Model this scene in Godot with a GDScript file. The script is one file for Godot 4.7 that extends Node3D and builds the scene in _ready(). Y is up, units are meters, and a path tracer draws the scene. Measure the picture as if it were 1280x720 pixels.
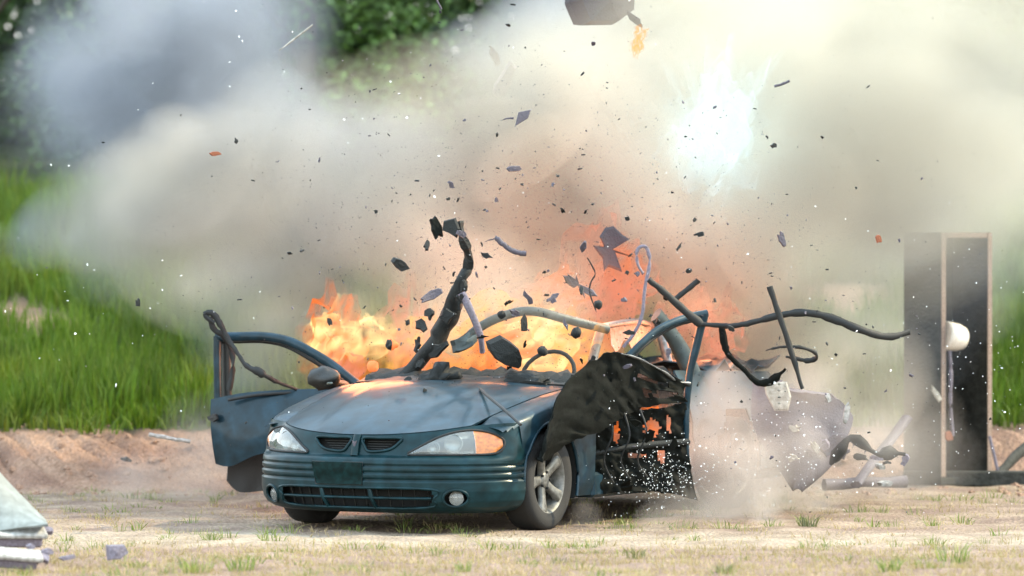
extends Node3D

# ------------------------------------------------------------------ camera geometry
const FOC := 6150.0            # focal length in pixels of the 1280 x 720 photograph
const CAM := Vector3(0, 1.8, 30)
var cam_basis := Basis()
var rng := RandomNumberGenerator.new()
var taken := {}
var M := {}
var noise := FastNoiseLite.new()
var noise2 := FastNoiseLite.new()
var car: Node3D
var car_inv := Transform3D()

func P(px: float, py: float, d: float) -> Vector3:      # the point d metres in front of the camera
	return CAM + cam_basis * Vector3((px - 640.0) / FOC * d, -(py - 360.0) / FOC * d, -d)

func C(px: float, py: float, d: float) -> Vector3:      # the same point in the car's own axes
	return car_inv * P(px, py, d)

# ------------------------------------------------------------------ naming
func numbered(n: String) -> String:
	if not taken.has(n):
		taken[n] = 0
		return n
	taken[n] += 1
	return "%s_%03d" % [n, taken[n]]

func tag(o: Node, label: String, category: String, group := "", kind := "") -> Node:
	if label: o.set_meta("label", label)
	if category: o.set_meta("category", category)
	if group: o.set_meta("group", group)
	if kind: o.set_meta("kind", kind)
	return o

func thing(called: String, label: String, category: String, at := Vector3.ZERO, group := "") -> Node3D:
	var o := Node3D.new()
	o.name = numbered(called)
	add_child(o)
	o.position = at
	tag(o, label, category, group)
	return o

func obj(called: String, mesh: Mesh, mat: Material, parent: Node = null) -> MeshInstance3D:
	var o := MeshInstance3D.new()
	o.mesh = mesh
	o.material_override = mat
	if parent == null:
		o.name = numbered(called)
		add_child(o)
	else:
		o.name = called
		parent.add_child(o, true)
	return o

# a mesh whose vertices are world points, hung on a node at AT
func obj_at(called: String, st: SurfaceTool, mat: Material, label: String, category: String, group := "") -> MeshInstance3D:
	var m := st.commit()
	var box := m.get_aabb()
	var c := box.get_center()
	var a := m.surface_get_arrays(0)
	var v: PackedVector3Array = a[Mesh.ARRAY_VERTEX]
	for i in v.size(): v[i] -= c
	a[Mesh.ARRAY_VERTEX] = v
	var am := ArrayMesh.new()
	am.add_surface_from_arrays(Mesh.PRIMITIVE_TRIANGLES, a)
	var o := obj(called, am, mat)
	o.position = c
	tag(o, label, category, group)
	return o

# ------------------------------------------------------------------ mesh helpers
func begin() -> SurfaceTool:
	var st := SurfaceTool.new()
	st.begin(Mesh.PRIMITIVE_TRIANGLES)
	return st

func done(st: SurfaceTool) -> SurfaceTool:
	st.generate_normals()
	return st

func tri(st: SurfaceTool, a: Vector3, b: Vector3, c: Vector3) -> void:
	st.add_vertex(a); st.add_vertex(b); st.add_vertex(c)

func quad(st: SurfaceTool, a: Vector3, b: Vector3, c: Vector3, d: Vector3) -> void:
	tri(st, a, b, c); tri(st, a, c, d)

# rows of points joined into a surface; keep(i, j) leaves quads out
func rows(st: SurfaceTool, g: Array, keep = null, flip := false) -> void:
	for i in g.size() - 1:
		var r0: PackedVector3Array = g[i]
		var r1: PackedVector3Array = g[i + 1]
		for j in r0.size() - 1:
			if keep != null and not keep.call(i, j): continue
			if flip: quad(st, r0[j], r1[j], r1[j + 1], r0[j + 1])
			else: quad(st, r0[j], r0[j + 1], r1[j + 1], r1[j])

# a sheet of real thickness from rows of points
func sheet(g: Array, t := 0.006, keep = null) -> SurfaceTool:
	var st := begin()
	st.set_smooth_group(0)
	var n := g.size()
	var m: int = g[0].size()
	var back := []
	for i in n:
		var r := PackedVector3Array()
		for j in m:
			var du: Vector3 = g[mini(i + 1, n - 1)][j] - g[maxi(i - 1, 0)][j]
			var dv: Vector3 = g[i][mini(j + 1, m - 1)] - g[i][maxi(j - 1, 0)]
			var nn := du.cross(dv)
			nn = nn.normalized() if nn.length() > 1e-9 else Vector3.BACK
			r.append(g[i][j] + nn * t)
		back.append(r)
	rows(st, g, keep, true)
	st.set_smooth_group(1)
	rows(st, back, keep)
	st.set_smooth_group(-1)
	var has := func(i: int, j: int) -> bool: return i >= 0 and j >= 0 and i < n - 1 and j < m - 1 and (keep == null or keep.call(i, j))
	for i in n - 1:
		for j in m - 1:
			if not has.call(i, j): continue
			if not has.call(i - 1, j): quad(st, g[i][j], g[i][j + 1], back[i][j + 1], back[i][j])
			if not has.call(i + 1, j): quad(st, g[i + 1][j + 1], g[i + 1][j], back[i + 1][j], back[i + 1][j + 1])
			if not has.call(i, j - 1): quad(st, g[i + 1][j], g[i][j], back[i][j], back[i + 1][j])
			if not has.call(i, j + 1): quad(st, g[i][j + 1], g[i + 1][j + 1], back[i + 1][j + 1], back[i][j + 1])
	return done(st)

func smooth_path(pts: Array, per := 6) -> PackedVector3Array:
	var out := PackedVector3Array()
	for i in pts.size() - 1:
		var a: Vector3 = pts[maxi(i - 1, 0)]
		var b: Vector3 = pts[i]
		var c: Vector3 = pts[i + 1]
		var d: Vector3 = pts[mini(i + 2, pts.size() - 1)]
		for k in per: out.append(b.cubic_interpolate(c, a, d, float(k) / per))
	out.append(pts[-1])
	return out

# a swept bar of w x h elliptic or squarish section; r may be an array of [w, h] along the path
func tube(st: SurfaceTool, path: PackedVector3Array, w: float, h := -1.0, sides := 8, closed := false, taper := PackedFloat32Array(), square := false) -> void:
	if h < 0: h = w
	var n := path.size()
	var rings := []
	var up := Vector3.UP
	for i in n:
		var t: Vector3 = (path[(i + 1) % n] - path[(i - 1 + n) % n]) if closed else (path[mini(i + 1, n - 1)] - path[maxi(i - 1, 0)])
		t = t.normalized()
		var s := t.cross(up)
		if s.length() < 0.05: s = t.cross(Vector3.BACK)
		s = s.normalized()
		var u := s.cross(t).normalized()
		var k := 1.0
		if taper.size(): k = taper[clampi(int(round(float(i) / maxf(n - 1, 1) * (taper.size() - 1))), 0, taper.size() - 1)]
		var ring := PackedVector3Array()
		for j in sides + 1:
			var a := TAU * j / sides + (PI / 4 if square else 0.0)
			var q := 1.414 if square else 1.0
			ring.append(path[i] + (s * cos(a) * w + u * sin(a) * h) * k * q)
		rings.append(ring)
	if closed: rings.append(rings[0])
	st.set_smooth_group(-1 if square or sides < 6 else 0)
	rows(st, rings)
	if not closed:
		st.set_smooth_group(-1)
		for j in sides:
			tri(st, path[0], rings[0][j + 1], rings[0][j])
			tri(st, path[n - 1], rings[n - 1][j], rings[n - 1][j + 1])

func bar(pts: Array, w: float, h := -1.0, sides := 8, per := 6, taper := PackedFloat32Array()) -> SurfaceTool:
	var st := begin()
	tube(st, smooth_path(pts, per) if per > 1 else PackedVector3Array(pts), w, h, sides, false, taper)
	return done(st)

func box(st: SurfaceTool, t: Transform3D, s: Vector3, b := 0.004) -> void:   # chamfered box
	st.set_smooth_group(-1)
	var h := s * 0.5
	b = minf(b, minf(h.x, minf(h.y, h.z)) * 0.6)
	var f := func(ax: int, sg: float) -> void:
		var o := [Vector3.RIGHT, Vector3.UP, Vector3.BACK]
		var n: Vector3 = o[ax]; var u: Vector3 = o[(ax + 1) % 3]; var v: Vector3 = o[(ax + 2) % 3]
		var c: Vector3 = n * h[ax] * sg
		var hu: float = h[(ax + 1) % 3] - b; var hv: float = h[(ax + 2) % 3] - b
		var p := [c - u * hu - v * hv, c + u * hu - v * hv, c + u * hu + v * hv, c - u * hu + v * hv]
		if sg > 0: quad(st, t * p[0], t * p[3], t * p[2], t * p[1])
		else: quad(st, t * p[0], t * p[1], t * p[2], t * p[3])
	for ax in 3:
		f.call(ax, 1.0); f.call(ax, -1.0)
	for ax in 3:        # edge chamfers along axis ax
		var o := [Vector3.RIGHT, Vector3.UP, Vector3.BACK]
		var n: Vector3 = o[ax]; var u: Vector3 = o[(ax + 1) % 3]; var v: Vector3 = o[(ax + 2) % 3]
		var L: float = h[ax] - b; var hu: float = h[(ax + 1) % 3]; var hv: float = h[(ax + 2) % 3]
		for su in [-1.0, 1.0]:
			for sv in [-1.0, 1.0]:
				var a: Vector3 = u * (hu - b) * su + v * hv * sv
				var c: Vector3 = u * hu * su + v * (hv - b) * sv
				if su * sv > 0: quad(st, t * (a - n * L), t * (a + n * L), t * (c + n * L), t * (c - n * L))
				else: quad(st, t * (a - n * L), t * (c - n * L), t * (c + n * L), t * (a + n * L))
	for sx in [-1.0, 1.0]:
		for sy in [-1.0, 1.0]:
			for sz in [-1.0, 1.0]:
				var a := Vector3(h.x * sx, (h.y - b) * sy, (h.z - b) * sz)
				var c := Vector3((h.x - b) * sx, h.y * sy, (h.z - b) * sz)
				var d := Vector3((h.x - b) * sx, (h.y - b) * sy, h.z * sz)
				if sx * sy * sz > 0: tri(st, t * a, t * d, t * c)
				else: tri(st, t * a, t * c, t * d)

func lathe(st: SurfaceTool, prof: Array, n := 28, t := Transform3D()) -> void:   # profile of (radius, x), round the x axis
	var g := []
	for i in n + 1:
		var a := TAU * i / n
		var r := PackedVector3Array()
		for p in prof: r.append(t * Vector3(p.y, p.x * cos(a), p.x * sin(a)))
		g.append(r)
	st.set_smooth_group(0)
	rows(st, g)

# an uneven plate: outline in its own plane, bent and with a broken, chamfered rim
func plate(outline: PackedVector2Array, thick: float, bend := 0.0, t := Transform3D()) -> SurfaceTool:
	var st := begin()
	var c := Vector2.ZERO
	for p in outline: c += p
	c /= outline.size()
	var f := func(p: Vector2, z: float) -> Vector3: return t * Vector3(p.x, p.y, z + bend * (p.x * p.x - 0.6 * p.x * p.y))
	var n := outline.size()
	var h := thick * 0.5
	st.set_smooth_group(-1)
	for i in n:
		var a := outline[i]
		var b := outline[(i + 1) % n]
		var a2 := a.lerp(c, 0.12); var b2 := b.lerp(c, 0.12)
		var a3 := a.lerp(c, 0.55); var b3 := b.lerp(c, 0.55)
		for s in [1.0, -1.0]:
			var e := [f.call(a, 0.0), f.call(b, 0.0), f.call(b2, h * s), f.call(a2, h * s), f.call(b3, h * s), f.call(a3, h * s), f.call(c, h * s * 1.15)]
			if s > 0:
				quad(st, e[0], e[3], e[2], e[1]); quad(st, e[3], e[5], e[4], e[2]); tri(st, e[5], e[6], e[4])
			else:
				quad(st, e[0], e[1], e[2], e[3]); quad(st, e[3], e[2], e[4], e[5]); tri(st, e[5], e[4], e[6])
	return done(st)

func ragged(rx: float, ry: float, n: int, rough := 0.3) -> PackedVector2Array:
	var o := PackedVector2Array()
	for i in n:
		var a := TAU * (i + rng.randf_range(-0.4, 0.4)) / n
		var k := 1.0 - rough * rng.randf() * (1.5 if i % 2 else 0.5)
		var c4 := maxf(absf(cos(a)), absf(sin(a)))
		k *= lerpf(1.0, 0.85 / c4, 0.6)
		o.append(Vector2(cos(a) * rx, sin(a) * ry) * k)
	return o

# a lumpy closed stone or crumpled wad
func lump(r: Vector3, rough: float, seed_: float, sub := 6, t := Transform3D()) -> SurfaceTool:
	var st := begin()
	var g := []
	for i in sub + 1:
		var a := PI * i / sub
		var row := PackedVector3Array()
		for j in sub * 2 + 1:
			var b := TAU * (j % (sub * 2)) / (sub * 2)
			var d := Vector3(sin(a) * cos(b), cos(a), sin(a) * sin(b))
			var k := 1.0 + rough * noise2.get_noise_3dv(d * 60.0 + Vector3.ONE * seed_ * 37.0) * 2.0
			row.append(t * (d * r * k))
		g.append(row)
	st.set_smooth_group(-1 if sub < 7 else 0)
	rows(st, g, null, true)
	return done(st)

# ------------------------------------------------------------------ materials
func noise_tex(freq: float, lo: Color, hi: Color, seed_ := 1, size := 512, octaves := 5, kind := FastNoiseLite.TYPE_SIMPLEX_SMOOTH) -> NoiseTexture2D:
	var f := FastNoiseLite.new()
	f.seed = seed_; f.frequency = freq; f.fractal_octaves = octaves; f.noise_type = kind
	var t := NoiseTexture2D.new()
	t.width = size; t.height = size; t.seamless = true; t.noise = f
	var g := Gradient.new()
	g.set_color(0, lo); g.set_color(1, hi)
	t.color_ramp = g
	return t

func bump_tex(freq: float, seed_ := 1, strength := 4.0) -> NoiseTexture2D:
	var f := FastNoiseLite.new()
	f.seed = seed_; f.frequency = freq; f.fractal_octaves = 4
	var t := NoiseTexture2D.new()
	t.width = 512; t.height = 512; t.seamless = true; t.noise = f; t.as_normal_map = true; t.bump_strength = strength
	return t

func lin(r: float, g: float, b: float) -> Color: return Color(r, g, b).linear_to_srgb()

func mat(called: String, col: Color, rough := 0.7, metal := 0.0) -> StandardMaterial3D:
	var m := StandardMaterial3D.new()
	m.resource_name = called
	m.albedo_color = col; m.roughness = rough; m.metallic = metal
	M[called] = m
	return m

func tri_tex(m: StandardMaterial3D, alb: Texture2D, scale: float, nrm: Texture2D = null, nscale := 1.0, world_ := true) -> StandardMaterial3D:
	m.uv1_triplanar = true; m.uv1_world_triplanar = world_; m.uv1_scale = Vector3.ONE * scale
	if alb: m.albedo_texture = alb
	if nrm:
		m.normal_enabled = true; m.normal_texture = nrm; m.normal_scale = nscale
	return m

func materials() -> void:
	var grime := noise_tex(0.012, Color(0.55, 0.55, 0.52), Color(1, 1, 1), 5)
	var fine := noise_tex(0.05, Color(0.62, 0.6, 0.57), Color(1, 1, 1), 9)
	var b_fine := bump_tex(0.05, 4, 5.0)
	var b_soft := bump_tex(0.012, 6, 3.0)
	var m := tri_tex(mat("car_paint", lin(0.012, 0.042, 0.064), 0.44, 0.25), grime, 1.1, b_soft, 0.12, false)
	m.clearcoat_enabled = true; m.metallic_specular = 0.3; m.clearcoat = 0.22; m.clearcoat_roughness = 0.12
	m = tri_tex(mat("bumper_paint", lin(0.008, 0.038, 0.048), 0.42, 0.15), grime, 1.4, b_soft, 0.1, false)
	m.clearcoat_enabled = true; m.metallic_specular = 0.22; m.clearcoat = 0.16; m.clearcoat_roughness = 0.2
	tri_tex(mat("black_plastic", lin(0.012, 0.015, 0.014), 0.55), fine, 3.0, b_fine, 0.3, false)
	tri_tex(mat("plate_panel", lin(0.004, 0.022, 0.022), 0.6), grime, 3.0, null, 1.0, false).metallic_specular = 0.2
	tri_tex(mat("dark_void", lin(0.006, 0.008, 0.008), 0.9), fine, 2.0, null, 1.0, false)
	tri_tex(mat("rubber", lin(0.008, 0.011, 0.011), 0.7), fine, 4.0, b_fine, 0.5, false)
	tri_tex(mat("tyre", lin(0.02, 0.02, 0.019), 0.85), fine, 5.0, b_fine, 0.6, false)
	tri_tex(mat("alloy", lin(0.2, 0.2, 0.19), 0.5, 0.5), grime, 4.0, b_fine, 0.15, false)
	tri_tex(mat("reflector", lin(0.2, 0.23, 0.22), 0.25, 0.7), grime, 5.0, null, 1.0, false)
	tri_tex(mat("amber", lin(0.75, 0.22, 0.02), 0.25), grime, 5.0, null, 1.0, false).clearcoat_enabled = true
	m = mat("lens", Color(0.93, 0.97, 0.96, 0.12), 0.06)
	m.transparency = BaseMaterial3D.TRANSPARENCY_ALPHA
	tri_tex(mat("charred", lin(0.01, 0.014, 0.013), 0.8), fine, 3.0, b_fine, 0.9)
	m = tri_tex(mat("charred_sheet", lin(0.006, 0.008, 0.006), 0.8, 0.0), grime, 2.2, b_soft, 0.9)
	m.metallic_specular = 0.25
	tri_tex(mat("inner_metal", lin(0.06, 0.085, 0.09), 0.5, 0.4), grime, 2.0, b_soft, 0.5)
	tri_tex(mat("bare_metal", lin(0.34, 0.36, 0.38), 0.4, 0.6), grime, 3.0, b_soft, 0.4)
	tri_tex(mat("grey_trim", lin(0.24, 0.22, 0.28), 0.75), fine, 2.0, b_fine, 0.8)
	tri_tex(mat("pale_trim", lin(0.5, 0.48, 0.42), 0.7), grime, 3.0, b_fine, 0.5)
	tri_tex(mat("violet_grey", lin(0.11, 0.1, 0.13), 0.7), fine, 2.5, b_fine, 0.8)
	tri_tex(mat("burnt_violet", lin(0.045, 0.04, 0.055), 0.8), fine, 2.5, b_fine, 0.9)
	tri_tex(mat("rust_flake", lin(0.34, 0.11, 0.05), 0.8), fine, 6.0, b_fine, 0.8)
	tri_tex(mat("white_foam", lin(0.5, 0.49, 0.47), 0.75), grime, 4.0, b_fine, 0.5)
	m = mat("glass_bits", lin(0.86, 0.9, 0.9), 0.15, 0.0)
	m.clearcoat_enabled = true
	tri_tex(mat("pale_board", lin(0.24, 0.27, 0.26), 0.6), grime, 1.6, b_soft, 0.3)
	tri_tex(mat("porcelain", lin(0.85, 0.8, 0.7), 0.18), noise_tex(0.02, Color(0.85, 0.83, 0.8), Color(1, 1, 1), 31), 2.0).clearcoat_enabled = true
	tri_tex(mat("black_board", lin(0.055, 0.054, 0.047), 0.88), noise_tex(0.02, Color(0.5, 0.55, 0.5), Color(1.0, 1.0, 1.0), 13), 1.2, b_fine, 0.5)
	tri_tex(mat("raw_wood", lin(0.4, 0.31, 0.25), 0.8), noise_tex(0.03, Color(0.6, 0.55, 0.5), Color(1, 1, 1), 17), 4.0, b_fine, 0.6)
	# ground: vertex colours for sand, dirt and turf under two scales of mottling
	m = tri_tex(mat("terrain", Color.WHITE, 0.95), noise_tex(0.03, Color(0.62, 0.6, 0.58), Color(1, 1, 1), 21, 1024, 6), 0.9, bump_tex(0.06, 8, 9.0), 0.9)
	m.vertex_color_use_as_albedo = true
	m.detail_enabled = true; m.detail_blend_mode = BaseMaterial3D.BLEND_MODE_MUL
	m.detail_albedo = noise_tex(0.02, Color(0.72, 0.68, 0.64), Color(1, 1, 1), 27, 512, 6)
	m.detail_uv_layer = BaseMaterial3D.DETAIL_UV_2
	m.uv2_triplanar = true; m.uv2_world_triplanar = true; m.uv2_scale = Vector3.ONE * 0.21
	m.detail_mask = noise_tex(0.01, Color(0.9, 0.9, 0.9), Color(1, 1, 1), 3, 64)
	tri_tex(mat("clod", lin(0.42, 0.27, 0.19), 0.95), fine, 5.0, b_fine, 1.0)
	m = mat("blade", Color.WHITE, 0.7)
	m.vertex_color_use_as_albedo = true
	m.backlight_enabled = true; m.backlight = Color(0.7, 0.75, 0.5)
	m = mat("leaf", Color.WHITE, 0.6)
	m.vertex_color_use_as_albedo = true
	m.backlight_enabled = true; m.backlight = Color(0.5, 0.55, 0.4)
	tri_tex(mat("bark", lin(0.1, 0.08, 0.06), 0.9), fine, 2.0, b_fine, 1.0)

func flame_mat(called: String, r: float, g: float, b: float, e: float) -> StandardMaterial3D:
	var m := mat(called, Color(0, 0, 0), 1.0)
	m.specular_mode = BaseMaterial3D.SPECULAR_DISABLED
	m.transparency = BaseMaterial3D.TRANSPARENCY_ALPHA
	m.vertex_color_use_as_albedo = true
	m.emission_enabled = true
	m.emission = lin(r, g, b); m.emission_energy_multiplier = e
	return m

# ------------------------------------------------------------------ terrain
func bank_back(x: float) -> float:     # how far the foot of the bank recedes, more behind the box
	return 1.15 * smoothstep(1.2, 2.6, x) - 0.25 * noise.get_noise_2d(x * 8.0, 3.0)

func terrain_h(x: float, z: float) -> float:
	var t := -z - 5.0 - bank_back(x) + 0.08 * noise2.get_noise_2d(x * 14.0, 60.0)
	var h := 0.02 * noise.get_noise_2d(x * 30.0, z * 30.0) + 0.008 * noise2.get_noise_2d(x * 60.0, z * 60.0)
	var k := clampf(t / 1.05, 0.0, 1.0)
	h += (k * k * (3.0 - 2.0 * k) * 0.5 + k * 0.5) * 0.37
	if t > 0.0 and t < 1.35:      # rain furrows down the bare bank
		var w := sin(PI * clampf(t / 1.3, 0.0, 1.0))
		var q := x * 0.87 + t * 0.5 + 0.1 * noise.get_noise_2d(x * 7.0 + 9.0, t * 5.0) + 0.05 * noise.get_noise_2d(x * 14.0, t * 16.0)
		var f := absf(sin(q * 15.0))
		h += w * ((0.05 + 0.11 * noise.get_noise_2d(x * 15.0, t * 9.0)) * (pow(f, 0.6) - 0.7) + 0.028 * absf(sin(q * 37.0 + 3.0 * noise.get_noise_2d(x * 20.0, t * 20.0))) + 0.025 * noise2.get_noise_2d(x * 40.0, t * 70.0) + 0.02 * noise2.get_noise_2d(x * 160.0, t * 190.0))
	if t > 1.05:
		h += 0.19 * minf(t - 1.05, 10.0) + 0.05 * clampf(t - 11.05, 0.0, 60.0)
		h += 0.12 * noise.get_noise_2d(x * 6.0, z * 6.0) * clampf((t - 1.05) * 0.5, 0.0, 1.0)
	return h

func axis(parts: Array) -> PackedFloat32Array:
	var o := PackedFloat32Array()
	for p in parts:
		var n := int(ceil((p[1] - p[0]) / p[2]))
		for i in n: o.append(lerpf(p[0], p[1], float(i) / n))
	o.append(parts[-1][1])
	return o

func build_terrain() -> void:
	var xs := axis([[-300, -60, 30], [-60, -12, 4], [-12, -4.2, 0.3], [-4.2, -1.2, 0.028], [-1.2, 2.6, 0.1], [2.6, 4.4, 0.032], [4.4, 12, 0.3], [12, 60, 4], [60, 300, 30]])
	var zs := axis([[-300, -80, 20], [-80, -30, 3], [-30, -9, 0.5], [-9, -7.6, 0.1], [-7.6, -4.6, 0.03], [-4.6, 4.6, 0.07], [4.6, 12, 0.4], [12, 60, 4], [60, 300, 30]])
	var st := begin()
	var nz := zs.size()
	for i in xs.size():
		for z in zs:
			var x := xs[i]
			var t := -z - 5.0 - bank_back(x)
			var n1 := noise.get_noise_2d(x * 25.0, z * 25.0)
			var n2 := noise2.get_noise_2d(x * 50.0, z * 90.0)
			var sand := Vector3(0.56, 0.45, 0.32).lerp(Vector3(0.36, 0.25, 0.19), clampf(0.35 + n1 * 0.9 + n2 * 0.7, 0, 1))
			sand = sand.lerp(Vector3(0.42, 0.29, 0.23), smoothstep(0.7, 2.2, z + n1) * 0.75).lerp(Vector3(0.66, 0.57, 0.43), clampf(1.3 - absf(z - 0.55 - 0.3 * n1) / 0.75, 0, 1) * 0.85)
			var dirt := Vector3(0.56, 0.38, 0.27).lerp(Vector3(0.34, 0.2, 0.14), clampf(0.4 + n2 * 1.2, 0, 1))
			var turf := Vector3(0.075, 0.115, 0.02)
			var c := sand.lerp(dirt, smoothstep(-0.3, 0.15, t)).lerp(turf, smoothstep(1.0, 1.3, t + 0.25 * n2))
			c = c.lerp(dirt, smoothstep(0.1, 0.3, noise.get_noise_2d(x * 9.0 + 70.0, z * 5.0) - 0.12) * smoothstep(3.0, 5.0, t) * (1.0 - smoothstep(9.0, 11.0, t)))
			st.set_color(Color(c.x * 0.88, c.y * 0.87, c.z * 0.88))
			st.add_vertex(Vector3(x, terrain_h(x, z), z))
	for i in xs.size() - 1:
		for j in nz - 1:
			var a := i * nz + j
			st.add_index(a); st.add_index(a + nz); st.add_index(a + 1)
			st.add_index(a + 1); st.add_index(a + nz); st.add_index(a + nz + 1)
	st.generate_normals()
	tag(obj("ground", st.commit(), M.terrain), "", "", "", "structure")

func tuft_mesh(n: int, h: float, spread: float, lean: float, w: float, cols: Array) -> ArrayMesh:
	var st := begin()
	for k in n:
		var a := rng.randf() * TAU
		var r := spread * sqrt(rng.randf())
		var p := Vector3(cos(a) * r, 0, sin(a) * r)
		var hh := h * rng.randf_range(0.5, 1.05)
		var dir := Vector3(cos(a) + rng.randf_range(-0.8, 0.8), 0, sin(a) + rng.randf_range(-0.8, 0.8)) * lean * rng.randf_range(0.3, 1.2)
		var side := Vector3(rng.randf_range(-1, 1), 0, rng.randf_range(-1, 1)).normalized() * w
		var col: Color = cols[rng.randi() % cols.size()]
		var q := rng.randf_range(0.75, 1.2)
		col = Color(col.r * q, col.g * q, col.b * q)
		var mid := p + Vector3(0, hh * 0.55, 0) + dir * hh * 0.3
		var tip := p + Vector3(0, hh * rng.randf_range(0.8, 1.0), 0) + dir * hh
		st.set_color(col)
		quad(st, p - side, p + side, mid + side * 0.75, mid - side * 0.75)
		tri(st, mid - side * 0.75, mid + side * 0.75, tip)
	return done(st).commit()

func scatter(called: String, mesh: Mesh, material: Material, spots: Array, label := "", category := "") -> void:
	var mm := MultiMesh.new()
	mm.transform_format = MultiMesh.TRANSFORM_3D
	mm.use_colors = true
	mm.mesh = mesh
	mm.instance_count = spots.size()
	for i in spots.size():
		mm.set_instance_transform(i, spots[i][0])
		mm.set_instance_color(i, spots[i][1])
	var o := MultiMeshInstance3D.new()
	o.multimesh = mm
	o.material_override = material
	o.name = numbered(called)
	add_child(o)
	tag(o, label, category, "", "stuff")

func spot(x: float, z: float, s: float, sy: float, tint: Color) -> Array:
	var b := Basis(Vector3.UP, rng.randf() * TAU).scaled(Vector3(s, sy, s))
	return [Transform3D(b, Vector3(x, terrain_h(x, z) - 0.01, z)), tint]

func build_grass() -> void:
	rng.seed = 123
	var greens := [Color(0.065, 0.12, 0.003), Color(0.085, 0.145, 0.004), Color(0.115, 0.165, 0.008), Color(0.042, 0.09, 0.004), Color(0.07, 0.135, 0.004)]
	var m := tuft_mesh(22, 0.35, 0.13, 0.22, 0.006, greens)
	var spots := []
	while spots.size() < 8200:                     # tall meadow grass on the bank
		var z := rng.randf_range(-16.0, -5.9)
		var x := rng.randf_range(-1.0, 1.0) * (30.0 - z) * 0.16
		var t := -z - 5.0 - bank_back(x)
		if t < 1.02 + 0.12 * noise2.get_noise_2d(x * 90.0, 5.0): continue
		if smoothstep(0.1, 0.3, noise.get_noise_2d(x * 9.0 + 70.0, z * 5.0) - 0.12) * smoothstep(3.0, 5.0, t) * (1.0 - smoothstep(9.0, 11.0, t)) > 0.6: continue
		var q := 1.0 + 0.55 * noise.get_noise_2d(x * 20.0, z * 12.0)
		var dry := clampf(noise2.get_noise_2d(x * 12.0, z * 12.0) * 1.6, 0, 0.75)
		spots.append(spot(x, z, rng.randf_range(0.7, 1.3), rng.randf_range(0.6, 1.35) * (0.6 if t < 1.4 else 1.0), Color(q * (1.0 + dry * 0.8), q, q * (1.0 + dry))))
	scatter("meadow_grass", m, M.blade, spots, "tall bright green grass growing up the bank behind the car", "grass")
	var clods := []
	var clod := lump(Vector3(0.022, 0.016, 0.02), 0.4, 3.0, 5).commit()
	while clods.size() < 600:                     # loose clods on the bank and at its foot
		var z := rng.randf_range(-6.6, -4.3)
		var x := rng.randf_range(-1.0, 1.0) * (30.0 - z) * 0.16
		var p := Vector3(x, terrain_h(x, z), z)
		clods.append([Transform3D(Basis(Vector3(0.3, 1, 0.2).normalized(), rng.randf() * TAU).scaled(Vector3.ONE * rng.randf_range(0.3, 1.5)), p), Color.WHITE])
	scatter("soil_clods", clod, M.clod, clods, "loose crumbs of soil on the bare bank", "soil")
	var straw := [Color(0.36, 0.27, 0.15), Color(0.44, 0.34, 0.22), Color(0.24, 0.17, 0.11), Color(0.27, 0.24, 0.1)]
	m = tuft_mesh(9, 0.05, 0.07, 1.5, 0.0022, straw)
	spots = []
	while spots.size() < 4300:                     # dry stubble lying on the sand
		var z := rng.randf_range(-4.9, 4.4)
		var x := rng.randf_range(-1.0, 1.0) * (30.0 - z) * 0.16
		var want := 0.08 + 0.9 * smoothstep(0.6, 2.4, z) + 0.7 * noise.get_noise_2d(x * 24.0, z * 40.0)
		if rng.randf() > want: continue
		var q := 1.0 + 0.3 * noise2.get_noise_2d(x * 40.0, z * 40.0)
		spots.append(spot(x, z, rng.randf_range(0.6, 1.5), rng.randf_range(0.5, 1.3), Color(q, q, q)))
	scatter("dry_stubble", m, M.blade, spots, "short dry straw stubble lying over the sandy foreground", "grass")
	var weeds := [Color(0.12, 0.17, 0.03), Color(0.2, 0.22, 0.06), Color(0.09, 0.13, 0.035)]
	m = tuft_mesh(12, 0.085, 0.05, 0.9, 0.003, weeds)
	spots = []
	while spots.size() < 470:
		var z := rng.randf_range(-4.9, 4.2)
		var x := rng.randf_range(-1.0, 1.0) * (30.0 - z) * 0.16
		if noise.get_noise_2d(x * 16.0 + 40.0, z * 16.0) < 0.12 - 0.12 * float(z < -3.5): continue
		spots.append(spot(x, z, rng.randf_range(0.6, 1.4), rng.randf_range(0.4, 1.2), Color.WHITE))
	scatter("low_weeds", m, M.blade, spots, "sparse low green weeds dotted over the dry ground", "weeds")

func tuft(px: float, py: float, h: float, n: int, label: String, green: float) -> void:
	var d := 30.0
	var p := Vector3.ZERO
	for k in 40:                                   # where the sight line meets the ground
		p = P(px, py, d)
		d += (p.y - terrain_h(p.x, p.z)) * 8.0
	var cols := [Color(0.1, 0.16, 0.03), Color(0.17, 0.23, 0.04), Color(0.26, 0.28, 0.08)] if green > 0.5 else [Color(0.12, 0.13, 0.05), Color(0.2, 0.19, 0.08), Color(0.09, 0.1, 0.05)]
	var o := obj("grass_tuft", tuft_mesh(n, h, h * 0.55, 0.75, 0.0035, cols), M.blade)
	o.position = Vector3(p.x, terrain_h(p.x, p.z) - 0.005, p.z)
	tag(o, label, "grass tuft", "grass tufts on the sandy foreground")

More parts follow.
